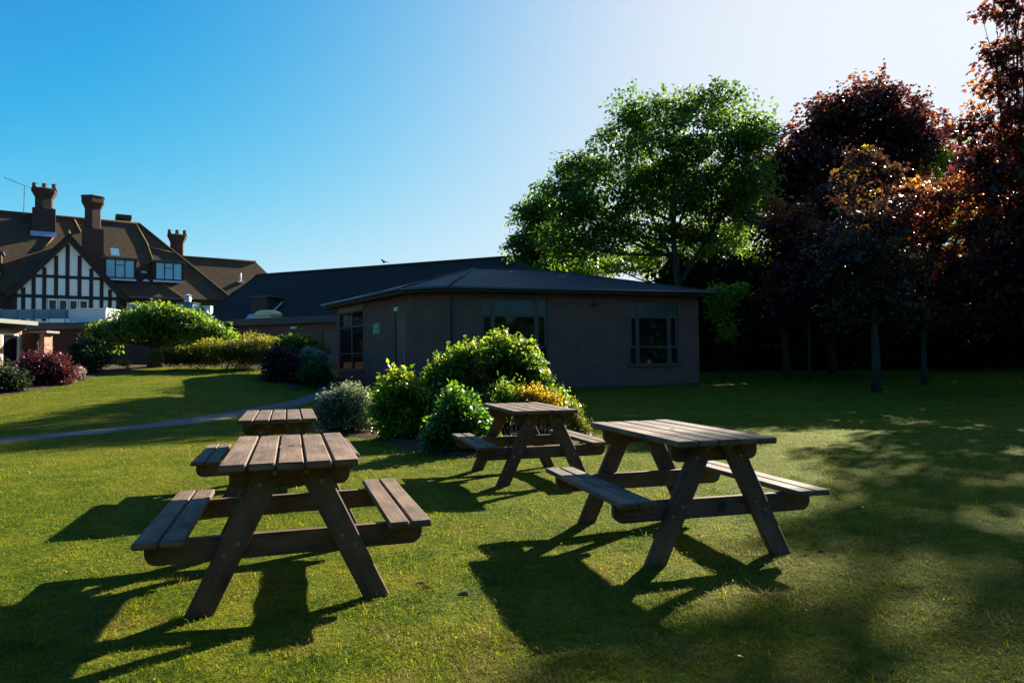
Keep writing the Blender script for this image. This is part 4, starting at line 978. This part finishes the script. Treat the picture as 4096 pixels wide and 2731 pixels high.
def plant(name, label, cat, lobes, base, n, size, mt, seed, stems=None, trunk=None, bark='bark', group=None, twigs=5, crown_name='crown', stem_name='trunk', limb_r=.03, **kw):
    """base (x,y); stems: how many thin stems from the ground; trunk = (radius, fork height, lean) for a tree"""
    rng = np.random.default_rng(seed)
    x, y = base; z0 = gz(x, y)
    t = thing(name, (x, y, z0), label, cat, 0, group)
    (v, f, ti), C, k = foliage(lobes, n, size, rng, **kw)
    v = v - np.array([x, y, z0])
    np_mesh(crown_name, v, f, M[mt], t, ti)
    mb = MB(); lob = np.array(lobes); cz = lob[:,:3] - np.array([x, y, z0])
    if trunk:
        r0, fork, lean = trunk
        top = cz.mean(0); zt = max(fork+.5, cz[:,2].max()*.8)
        path = [(0,0,-.15), (lean*.12,0,fork*.35), (lean*.35+rng.normal()*.04, rng.normal()*.04, fork*.75), (lean*.6,0,fork)]
        main = path + [(lean*.6*(1-s) + top[0]*.6*s + rng.normal()*.12, top[1]*.6*s + rng.normal()*.12, fork + (zt-fork)*s) for s in (.35, .7, 1.)]
        rad = [r0*1.35, r0, r0*.88, r0*.78, r0*.5, r0*.28, r0*.10]
        mb.tube(main, rad, 10)
        for q in range(len(lob)):
            s = rng.uniform(0, .75); zz = fork + (zt-fork)*s
            j = min(cz[q,2]-.3, zz) if cz[q,2] > fork*.8 else fork*.8
            j = max(j, fork*.8)
            s = np.clip((j-fork)/(zt-fork), 0, 1)
            st = np.array([lean*.6*(1-s) + top[0]*.6*s, top[1]*.6*s, j])
            rr = max(r0*.42*(1-s*.6), .02)
            P = bez(st, cz[q], np.array([rng.normal()*.15, rng.normal()*.15, -.10*np.linalg.norm(cz[q]-st)]))
            mb.tube(P, list(np.linspace(rr, rr*.3, len(P))), 7)
            own = np.where(k == q)[0]
            for c in own[rng.permutation(len(own))[:twigs]]:
                e = C[c] - np.array([x, y, z0]); a = P[rng.integers(3, 6)]
                Q = bez(a, e, rng.normal(size=3)*.12, 5); mb.tube(Q, list(np.linspace(rr*.3, .008, 5)), 5)
    else:
        for _ in range(stems or 7):
            c = C[rng.integers(len(C))] - np.array([x, y, z0])
            q = np.array([c[0]*.45 + rng.normal()*.05, c[1]*.45 + rng.normal()*.05, 0]); q[2] = gz(x+q[0], y+q[1]) - z0 - .05
            P = bez(q, c, np.array([0, 0, .1]), 5); mb.tube(P, list(np.linspace(limb_r*.6, .006, 5)), 5)
        if stem_name == 'trunk': stem_name = 'stems'
    mb.build(stem_name, M[bark], t)
    return t

# trees, right to left
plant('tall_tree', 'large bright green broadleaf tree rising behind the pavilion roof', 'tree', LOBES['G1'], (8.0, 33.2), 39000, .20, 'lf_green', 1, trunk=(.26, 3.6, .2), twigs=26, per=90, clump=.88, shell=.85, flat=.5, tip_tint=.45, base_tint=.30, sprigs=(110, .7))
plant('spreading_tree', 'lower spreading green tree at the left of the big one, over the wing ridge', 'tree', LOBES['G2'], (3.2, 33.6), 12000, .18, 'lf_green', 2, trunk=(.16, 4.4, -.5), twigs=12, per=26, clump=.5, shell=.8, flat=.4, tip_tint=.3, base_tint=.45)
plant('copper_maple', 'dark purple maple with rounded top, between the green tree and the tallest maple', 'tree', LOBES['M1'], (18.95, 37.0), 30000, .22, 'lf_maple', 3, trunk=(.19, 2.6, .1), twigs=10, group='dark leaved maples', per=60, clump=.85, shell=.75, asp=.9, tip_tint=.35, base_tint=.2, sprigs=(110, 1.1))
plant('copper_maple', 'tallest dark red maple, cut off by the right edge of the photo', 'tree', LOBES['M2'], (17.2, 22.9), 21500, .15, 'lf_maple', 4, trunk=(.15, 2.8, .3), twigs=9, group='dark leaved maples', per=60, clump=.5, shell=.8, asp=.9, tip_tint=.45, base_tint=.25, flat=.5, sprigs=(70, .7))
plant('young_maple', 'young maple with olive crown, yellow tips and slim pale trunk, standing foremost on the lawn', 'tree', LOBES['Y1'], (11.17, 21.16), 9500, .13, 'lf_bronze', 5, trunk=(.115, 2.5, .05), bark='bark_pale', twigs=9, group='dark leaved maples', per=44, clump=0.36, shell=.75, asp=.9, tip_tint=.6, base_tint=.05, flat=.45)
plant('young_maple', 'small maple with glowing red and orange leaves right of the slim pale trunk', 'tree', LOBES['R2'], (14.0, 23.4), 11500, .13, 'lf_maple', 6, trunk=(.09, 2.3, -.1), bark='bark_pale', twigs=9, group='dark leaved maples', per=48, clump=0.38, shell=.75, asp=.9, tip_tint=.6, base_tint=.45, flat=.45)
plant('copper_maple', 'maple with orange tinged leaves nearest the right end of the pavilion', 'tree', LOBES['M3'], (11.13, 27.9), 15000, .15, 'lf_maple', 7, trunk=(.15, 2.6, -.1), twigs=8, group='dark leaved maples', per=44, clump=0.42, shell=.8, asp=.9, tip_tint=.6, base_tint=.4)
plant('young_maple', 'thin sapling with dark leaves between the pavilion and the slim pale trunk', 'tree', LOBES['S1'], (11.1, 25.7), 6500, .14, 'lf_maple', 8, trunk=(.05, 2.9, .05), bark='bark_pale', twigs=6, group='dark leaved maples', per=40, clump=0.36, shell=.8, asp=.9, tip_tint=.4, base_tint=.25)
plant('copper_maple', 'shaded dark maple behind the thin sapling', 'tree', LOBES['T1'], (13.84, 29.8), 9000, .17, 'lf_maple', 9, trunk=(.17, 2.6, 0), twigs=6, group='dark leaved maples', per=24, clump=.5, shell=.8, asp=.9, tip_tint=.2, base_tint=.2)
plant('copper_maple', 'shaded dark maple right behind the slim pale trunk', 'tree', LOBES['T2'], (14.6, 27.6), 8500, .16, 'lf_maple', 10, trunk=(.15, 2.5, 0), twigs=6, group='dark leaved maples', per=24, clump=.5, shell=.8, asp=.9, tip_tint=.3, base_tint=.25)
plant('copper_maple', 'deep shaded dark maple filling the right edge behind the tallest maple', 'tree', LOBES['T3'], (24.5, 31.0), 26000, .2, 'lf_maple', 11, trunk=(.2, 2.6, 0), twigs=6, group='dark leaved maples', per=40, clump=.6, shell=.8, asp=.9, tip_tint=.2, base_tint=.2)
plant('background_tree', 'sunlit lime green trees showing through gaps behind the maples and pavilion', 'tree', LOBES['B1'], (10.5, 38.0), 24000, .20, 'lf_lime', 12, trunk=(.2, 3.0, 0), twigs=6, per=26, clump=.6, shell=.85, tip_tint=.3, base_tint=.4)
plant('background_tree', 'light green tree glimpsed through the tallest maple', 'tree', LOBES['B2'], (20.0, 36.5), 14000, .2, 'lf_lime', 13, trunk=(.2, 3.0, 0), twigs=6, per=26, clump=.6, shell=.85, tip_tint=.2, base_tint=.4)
plant('corner_shrub', 'lime green shrub standing at the right end of the pavilion', 'shrub', LOBES['S2'], (8.05, 25.95), 1300, .15, 'lf_lime', 14, stems=4, limb_r=.025, bark='twig', per=14, clump=.32, shell=.85, tip_tint=.3, base_tint=.35)
# long dark hedge closing the garden behind the maples
hl = []
rngh = np.random.default_rng(30)
for x in np.arange(8.3, 46, 1.15):
    y = 34.4 - max(0, x-26)*.6
    for z in (.3, 1.2, 2.2, 3.2, 4.2, 5.0): hl.append((x, y + rngh.normal()*.3, .5 + z + rngh.normal()*.25, 1.05, .8, .85))
plant('garden_hedge', 'tall dark hedge along the back of the lawn behind the maple trunks', 'hedge', hl, (20, 34), 140000, .32, 'lf_dark', 15, stems=30, bark='twig', crown_name='foliage', per=24, clump=.6, shell=.8, base_tint=.35, asp=.8)
# unseen tree belt added behind the photographer to shade the fronts and darken panes
tl = []
bp = [(-56, 22), (-50, 0), (-36, -13), (36, -13), (54, 2), (58, 14)]
for (xa, ya), (xb, yb) in zip(bp, bp[1:]):
    nseg = int(math.hypot(xb-xa, yb-ya)/2.6)
    for q in range(nseg):
        bx_, by_ = xa + (xb-xa)*q/nseg, ya + (yb-ya)*q/nseg
        for z in (.4, 2.2, 4.4, 6.4): tl.append((bx_ + rngh.normal()*.5, by_ + rngh.normal()*.7, z + rngh.normal()*.4, 2.2, 1.5, 1.7))
(v_, f_, t_), C_, k_ = foliage(tl, 70000, .75, np.random.default_rng(77), per=30, clump=1.1, shell=.8, base_tint=.4)
tag(np_mesh('added_tree_belt', v_, f_, M['lf_green'], tint=t_), kind='stuff')

plant('weeping_tree', 'low dome shaped weeping tree with bright green leaves and thick dark trunk', 'tree', LOBES['WEEP'], (-15.6, 30.1), 26000, .15, 'lf_weep', 16, trunk=(.30, 1.3, 0), twigs=10, per=22, clump=.34, shell=.7, tip_tint=.45, base_tint=.3, hang=.16, droop=.9)
plant('juniper', 'long low spreading juniper with yellow green tips at the back of the lawn', 'shrub', LOBES['JUN'], (-12.3, 28.6), 30000, .10, 'lf_juniper', 17, stems=14, bark='twig', crown_name='foliage', per=34, clump=.34, flat=.35, shell=.65, asp=.3, tip_tint=.8, base_tint=.28, droop=-.1, zmin=.02)
plant('round_bush', 'rounded very dark purple bush at the right end of the juniper', 'shrub', LOBES['PUR'], (-8.6, 25.3), 13000, .075, 'lf_purple', 18, stems=10, bark='twig', crown_name='foliage', per=30, clump=.22, shell=.6, base_tint=.4, zmin=.02)
plant('wall_shrub', 'dull grey green shrub behind the dark purple bush under the wing window', 'shrub', LOBES['GRY'], (-8.4, 27.6), 7000, .09, 'lf_green', 19, stems=8, bark='twig', crown_name='foliage', per=24, clump=.26, shell=.7, base_tint=.55, tip_tint=.3, zmin=.02, sprigs=(20, .3))
plant('variegated_shrub', 'small pale variegated shrub catching the sun by the pavilion corner', 'shrub', LOBES['VAR2'], (-7.4, 26.4), 4200, .08, 'lf_varieg', 20, stems=8, bark='twig', crown_name='foliage', per=22, clump=.2, shell=.7, base_tint=.5, tip_tint=.6, zmin=.02)
plant('low_shrub', 'small dull green shrub beside the path at the pavilion corner', 'shrub', LOBES['GRN2'], (-6.95, 24.7), 6000, .075, 'lf_green', 21, stems=8, bark='twig', crown_name='foliage', per=24, clump=.22, shell=.7, base_tint=.2, zmin=.02)
plant('red_bush', 'rounded dark red leaved bush beside the lawn at the left', 'shrub', LOBES['REDB'], (-16.0, 23.1), 16000, .07, 'lf_redbush', 22, stems=12, bark='twig', crown_name='foliage', per=30, clump=.2, shell=.55, base_tint=.35, tip_tint=.4, zmin=.02, sprigs=(50, .2))
plant('evergreen_shrub', 'dark evergreen shrub between the red bush and the weeping tree', 'shrub', LOBES['DGR'], (-16.7, 27.1), 9000, .09, 'lf_dark', 23, stems=10, bark='twig', crown_name='foliage', per=26, clump=.26, shell=.65, base_tint=.6, tip_tint=.4, zmin=.02, sprigs=(20, .25))
plant('flowering_plant', 'pale pinkish blossoming plant at the right foot of the red bush', 'flowers', LOBES['WHT'], (-15.05, 24.3), 1500, .05, 'lf_pinkwhite', 24, stems=8, bark='twig', crown_name='blossom', per=14, clump=.12, shell=.8, base_tint=.5, zmin=.02)
plant('low_plant', 'tiny lime green plant on the bed left of the weeping trunk', 'plant', LOBES['LIM'], (-15.6, 28.6), 500, .07, 'lf_lime', 25, stems=5, bark='twig', crown_name='foliage', per=10, clump=.1, shell=.9, base_tint=.4, zmin=.02)
plant('corner_bush', 'dark low bush at the extreme left edge in front of the annexe', 'shrub', LOBES['DK0'], (-15.2, 20.4), 7000, .09, 'lf_dark', 26, stems=8, bark='twig', crown_name='foliage', per=26, clump=.26, shell=.65, base_tint=.3, zmin=.02)
# the island bed
plant('variegated_shrub', 'grey green variegated shrub at the left end of the middle shrub bed', 'shrub', LOBES['VAR'], (-2.95, 12.4), 12000, .05, 'lf_varieg', 31, stems=14, bark='twig', crown_name='foliage', per=30, clump=.13, shell=.5, base_tint=.3, tip_tint=.7, zmin=.01, sprigs=(50, .16))
plant('golden_shrub', 'bright green shrub with golden yellow leaf tips in the middle shrub bed', 'shrub', LOBES['GLD'], (-1.72, 11.2), 9500, .08, 'lf_gold', 32, stems=12, bark='twig', crown_name='foliage', per=26, clump=.16, shell=.5, base_tint=.28, tip_tint=.42, zmin=.01, sprigs=(60, .28))
plant('tall_shrub', 'taller shrub with yellow green young shoots, left one of the tall pair', 'shrub', LOBES['BIGL'], (-.75, 11.7), 11500, .072, 'lf_fresh', 33, stems=16, bark='twig', crown_name='foliage', per=26, clump=.16, shell=.6, base_tint=.22, tip_tint=.75, zmin=.01, sprigs=(80, .22))
plant('tall_shrub', 'tallest shrub of the bed, fresh yellow green crown before the wide window', 'shrub', LOBES['BIGR'], (-.05, 12.1), 14000, .072, 'lf_fresh', 34, stems=16, bark='twig', crown_name='foliage', per=26, clump=.16, shell=.6, base_tint=.18, tip_tint=.75, zmin=.01, sprigs=(95, .20))
plant('glossy_shrub', 'glossy dark green shrub just left of the smallest looking table', 'shrub', LOBES['GLS'], (-.72, 9.55), 10000, .068, 'lf_glossy', 35, stems=14, bark='twig', crown_name='foliage', per=24, clump=.14, shell=.5, base_tint=.4, tip_tint=.3, zmin=.01, sprigs=(44, .22))
plant('leggy_shrub', 'thin leggy green shrub behind the top of the smallest looking table', 'shrub', LOBES['SPR'], (-.1, 10.6), 3600, .045, 'lf_fresh', 36, stems=10, bark='twig', crown_name='foliage', per=18, clump=.13, shell=.8, base_tint=.3, tip_tint=.3, zmin=.01, sprigs=(26, .3))
plant('orange_shrub', 'low shrub covered in orange yellow leaves behind a picnic table', 'shrub', LOBES['ORG'], (.45, 10.95), 2000, .055, 'lf_orange', 37, stems=10, bark='twig', crown_name='foliage', per=22, clump=.13, shell=.7, base_tint=.4, tip_tint=.4, zmin=.01, sprigs=(24, .18))
plant('green_shrub', 'green shrub with yellowish tips at the right end of the bed', 'shrub', LOBES['GRD'], (.8, 11.7), 6500, .05, 'lf_fresh', 38, stems=10, bark='twig', crown_name='foliage', per=24, clump=.14, shell=.6, base_tint=.25, tip_tint=.25, zmin=.01, sprigs=(30, .24))
plant('golden_conifer', 'small golden brown conifer between the two right hand tables', 'shrub', LOBES['CON'], (1.05, 10.9), 5000, .04, 'lf_juniper', 39, stems=6, bark='twig', crown_name='foliage', per=26, clump=.10, shell=.6, asp=.3, base_tint=.35, tip_tint=.3, droop=-.3, zmin=.01)

# ---------------------------------------------------------------- grass blades
def inside(px, py, poly):
    poly = np.array(poly); r = np.zeros(len(px), bool); j = len(poly)-1
    for i in range(len(poly)):
        xi, yi = poly[i]; xj, yj = poly[j]
        c = ((yi > py) != (yj > py)) & (px < (xj-xi)*(py-yi)/(yj-yi+1e-12) + xi)
        r ^= c; j = i
    return r
def grass(n, name, straw, seed, hmin, hmax, lie, thr=None, power=.45):
    rng = np.random.default_rng(seed)
    u = rng.random(n); y0, y1 = 1.2, 31.
    y = (y0**-power + u*(y1**-power - y0**-power))**(-1/power)
    x = (rng.random(n)*2-1)*(.80*y + 4.2)
    path = PATH_L + PATH_R[::-1]
    bad = inside(x, y, path)
    bad |= inside(x, y, [(-3.6,12.9), (-2.75,11.75), (-2.05,10.95), (-1.5,9.7), (-1.0,9.05), (-.3,8.85), (.45,9.0), (1.2,10.8), (1.4,12.1), (.3,13.4), (-.8,13.7), (-2.2,13.9), (-3.5,13.8)])
    bad |= inside(x, y, [(-40,15), (-14.0,15.5), (-14.5,19.3), (-14.6,22.6), (-15.5,26.1), (-15.5,30.2), (-12.5,29.6), (-10.4,28.0), (-9.2,26.2), (-8.4,24.5), (-7.3,23.2), (-7.3,40), (-40,40)])
    bad |= inside(x, y, [(-7.2,29), (-3.7,22.5), (-2.0,22.1), (7.3,25.0), (5,40), (-7,40)])
    dens = fbm(x*2.3, y*2.3, 61)*.6 + fbm(x*9, y*9, 62)*.4
    over = np.abs(x) - (.80*y + 2.4)
    keep = ~bad & (over < 1.8*rng.random(n)) & (dens + .22*rng.random(n) > (thr or (.48 if not straw else .40)))
    x, y, dens = x[keep], y[keep], dens[keep]; m = len(x)
    z = ground(x, y) + .035*(fbm(x*3.1, y*3.1, 21) - .5) - .004
    h = (hmin + (hmax-hmin)*rng.random(m)**1.5)*(.65 + .7*dens)*(1 + y*.02)
    w = (.0016 + .00048*y)*(.7 + .6*rng.random(m))
    a = rng.random(m)*2*np.pi; ln = lie*(.3 + rng.random(m))
    d = np.stack([np.cos(a)*ln, np.sin(a)*ln, np.ones(m)], -1); d = unit(d)
    s = np.stack([-np.sin(a + rng.normal(0, .5, m)), np.cos(a), np.zeros(m)], -1); s = unit(s)
    p = np.stack([x, y, z], -1)
    bend = np.stack([np.cos(a), np.sin(a), -.5*np.ones(m)], -1)*(h*.35)[:, None]
    v0 = p - s*w[:, None]/2; v1 = p + s*w[:, None]/2
    mid = p + d*(h*.6)[:, None]; v2 = mid + s*w[:, None]*.4; v3 = mid - s*w[:, None]*.4
    v = np.stack([v0, v1, v2, v3, p + d*h[:, None] + bend], 1).reshape(-1, 3)
    b = np.arange(m)*5
    f1 = np.stack([b, b+1, b+2], -1); f2 = np.stack([b, b+2, b+3], -1); f3 = np.stack([b+3, b+2, b+4], -1)
    f = np.concatenate([f1, f2, f3])
    big = fbm(x*.5, y*.5, 63)*.5 + fbm(x*2.2, y*2.2, 64)*.5
    fine_ = fbm(x*7, y*7, 66)
    t = np.clip((big-.5)*2.9 + (fine_-.5)*1.3 + .37 + rng.normal(0, .06, m), 0, .8)
    if straw: t = np.clip(.84 + rng.normal(0, .12, m), .55, 1)
    return tag(np_mesh(name, v, f, M['grass'], tint=np.repeat(t, 5)), kind='stuff')
grass(1300000, 'lawn_grass', False, 71, .012, .034, 1.5)
grass(80000, 'cut_grass', True, 72, .025, .065, 6.)
grass(80000, 'longer_grass', False, 73, .04, .075, 1.3, .62, 1.1)

# fallen leaves and turf scraps on the lawn near the tables
rngd = np.random.default_rng(5)
def scraps():
    n = 260; y = 2.3 + 9*rngd.random(n)**1.4; x = (rngd.random(n)*2-1)*.75*y
    P = np.stack([x, y, ground(x, y) + .018], -1); a = rngd.random(n)*6.28
    D = np.stack([np.cos(a), np.sin(a), .1*rngd.normal(size=n)], -1); Nn = np.stack([rngd.normal(size=n)*.3, rngd.normal(size=n)*.3, np.ones(n)], -1)
    v, f, t = leaf_mesh(P, D, Nn, (.010 + .018*rngd.random(n)), .6, .3, rngd.random(n))
    return tag(np_mesh('fallen_leaves', v, f, M['lf_fallen'], tint=t), kind='stuff')
M['lf_fallen'] = leaf('fallen_leaf', [(.16,.10,.04), (.30,.20,.10), (.22,.10,.05)], [(.2,.12,.04), (.3,.2,.08)], .3)
scraps()
# dark scraped turf clods, as in the worn patches
def clods():
    n = 30; mbx = MB(); pts = [(-.52,3.79), (-.20,3.72), (.02,3.95), (-2.9,4.9), (1.9,4.3)]
    for i in range(n):
        if i < len(pts)*3: cx, cy = pts[i % len(pts)]; cx += rngd.normal()*.05; cy += rngd.normal()*.05
        else: cy = 3 + 7*rngd.random(); cx = (rngd.random()*2-1)*.7*cy
        r = .008 + .013*rngd.random(); z = gz(cx, cy)
        k = 7; ring = [(cx + r*(.6+.7*rngd.random())*1.6*math.cos(q*2*math.pi/k), cy + r*(.6+.7*rngd.random())*math.sin(q*2*math.pi/k), z + .004) for q in range(k)]
        top = (cx, cy, z + r*.7)
        for q in range(k): mbx.poly([ring[q], ring[(q+1) % k], top])
    return tag(mbx.build('turf_clods', M['soil']), kind='stuff')
clods()

# -------------------------------------------------------------------- light
SUN_AZ, SUN_EL = R(38.4), R(27.0)
world = bpy.data.worlds.new('World'); scene.world = world; world.use_nodes = True
nt = world.node_tree; nt.nodes.clear()
sky = nt.nodes.new('ShaderNodeTexSky'); sky.sky_type = 'NISHITA'; sky.sun_disc = False
sky.sun_elevation = SUN_EL; sky.sun_rotation = SUN_AZ
sky.air_density = SKY['air']; sky.dust_density = SKY['dust']; sky.ozone_density = SKY['ozone']; sky.altitude = 50
bg = nt.nodes.new('ShaderNodeBackground'); bg.inputs[1].default_value = .1
wo = nt.nodes.new('ShaderNodeOutputWorld'); n = N(nt)
def vm(op, a, b=None):
    v = nt.nodes.new('ShaderNodeVectorMath'); v.operation = op
    for i_, x in enumerate((a, b)):
        if x is None: continue
        if isinstance(x, bpy.types.NodeSocket): nt.links.new(x, v.inputs[i_])
        else: v.inputs[i_].default_value = x
    return v.outputs[0]
# deeper blue away from the sun and a soft shoulder near it, as a clear evening sky is exposed
x1 = vm('MULTIPLY', sky.outputs[0], (.1*SKY['scale'],)*3)
gm = nt.nodes.new('ShaderNodeGamma'); gm.inputs[1].default_value = SKY['gamma']; nt.links.new(x1, gm.inputs[0])
bw = nt.nodes.new('ShaderNodeRGBToBW'); nt.links.new(gm.outputs[0], bw.inputs[0])
gr_ = nt.nodes.new('ShaderNodeCombineXYZ')
for i_ in range(3): nt.links.new(bw.outputs[0], gr_.inputs[i_])
df = vm('SUBTRACT', gm.outputs[0], gr_.outputs[0]); df = vm('MULTIPLY', df, (SKY['sat'],)*3)
x2 = vm('MAXIMUM', vm('ADD', gr_.outputs[0], df), SKY['floor']); x2 = vm('MULTIPLY', x2, SKY['tint'])
x3 = vm('DIVIDE', x2, vm('ADD', vm('MULTIPLY', x2, SKY['knee']), (1, 1, 1)))
# pale haze low over the horizon
tc_ = nt.nodes.new('ShaderNodeTexCoord'); sz = nt.nodes.new('ShaderNodeSeparateXYZ'); nt.links.new(tc_.outputs['Generated'], sz.inputs[0])
hz = n.math('POWER', 2.71828, n.math('MULTIPLY', n.math('MAXIMUM', sz.outputs[2], 0.), -12.))
x3 = n.mix(n.math('MULTIPLY', hz, SKY['haze']), x3, (.76, .90, 1.0))
x3 = vm('MULTIPLY', x3, (SKY['gain'],)*3)
nt.links.new(x3, bg.inputs[0]); nt.links.new(bg.outputs[0], wo.inputs[0])
sl = bpy.data.lights.new('sun', 'SUN'); sl.energy = SKY['sun']; sl.angle = R(.53); sl.color = (1.0, .90, .74)
so = bpy.data.objects.new('sun', sl); COL.objects.link(so)
dirv = Vector((math.sin(SUN_AZ)*math.cos(SUN_EL), math.cos(SUN_AZ)*math.cos(SUN_EL), math.sin(SUN_EL)))
so.rotation_euler = dirv.to_track_quat('Z', 'Y').to_euler(); so.location = (20, 20, 30)

# ------------------------------------------------------------------- camera
cam = bpy.data.cameras.new('camera'); co = bpy.data.objects.new('camera', cam); COL.objects.link(co)
cam.sensor_width = 36; cam.lens = 36*2750.936/4096; cam.clip_start = .05; cam.clip_end = 5000
p_, r_ = .03083891, .01198956
rt = Vector((1,0,0)); up = Vector((0,-math.sin(p_),math.cos(p_))); fw = Vector((0,math.cos(p_),math.sin(p_)))
X = rt*math.cos(r_) - up*math.sin(r_); Y = rt*math.sin(r_) + up*math.cos(r_); Z = -fw
co.matrix_world = Matrix(((X.x,Y.x,Z.x,0),(X.y,Y.y,Z.y,0),(X.z,Y.z,Z.z,1.21774),(0,0,0,1)))
scene.camera = co
scene.view_settings.view_transform = 'Standard'; scene.view_settings.look = 'None'
scene.view_settings.exposure = SKY['exposure']; scene.view_settings.gamma = 1
scene.render.engine = 'CYCLES'
cy = scene.cycles
cy.max_bounces = 8; cy.diffuse_bounces = 3; cy.glossy_bounces = 3; cy.transmission_bounces = 6; cy.use_denoising = True
cy.sample_clamp_indirect = 6
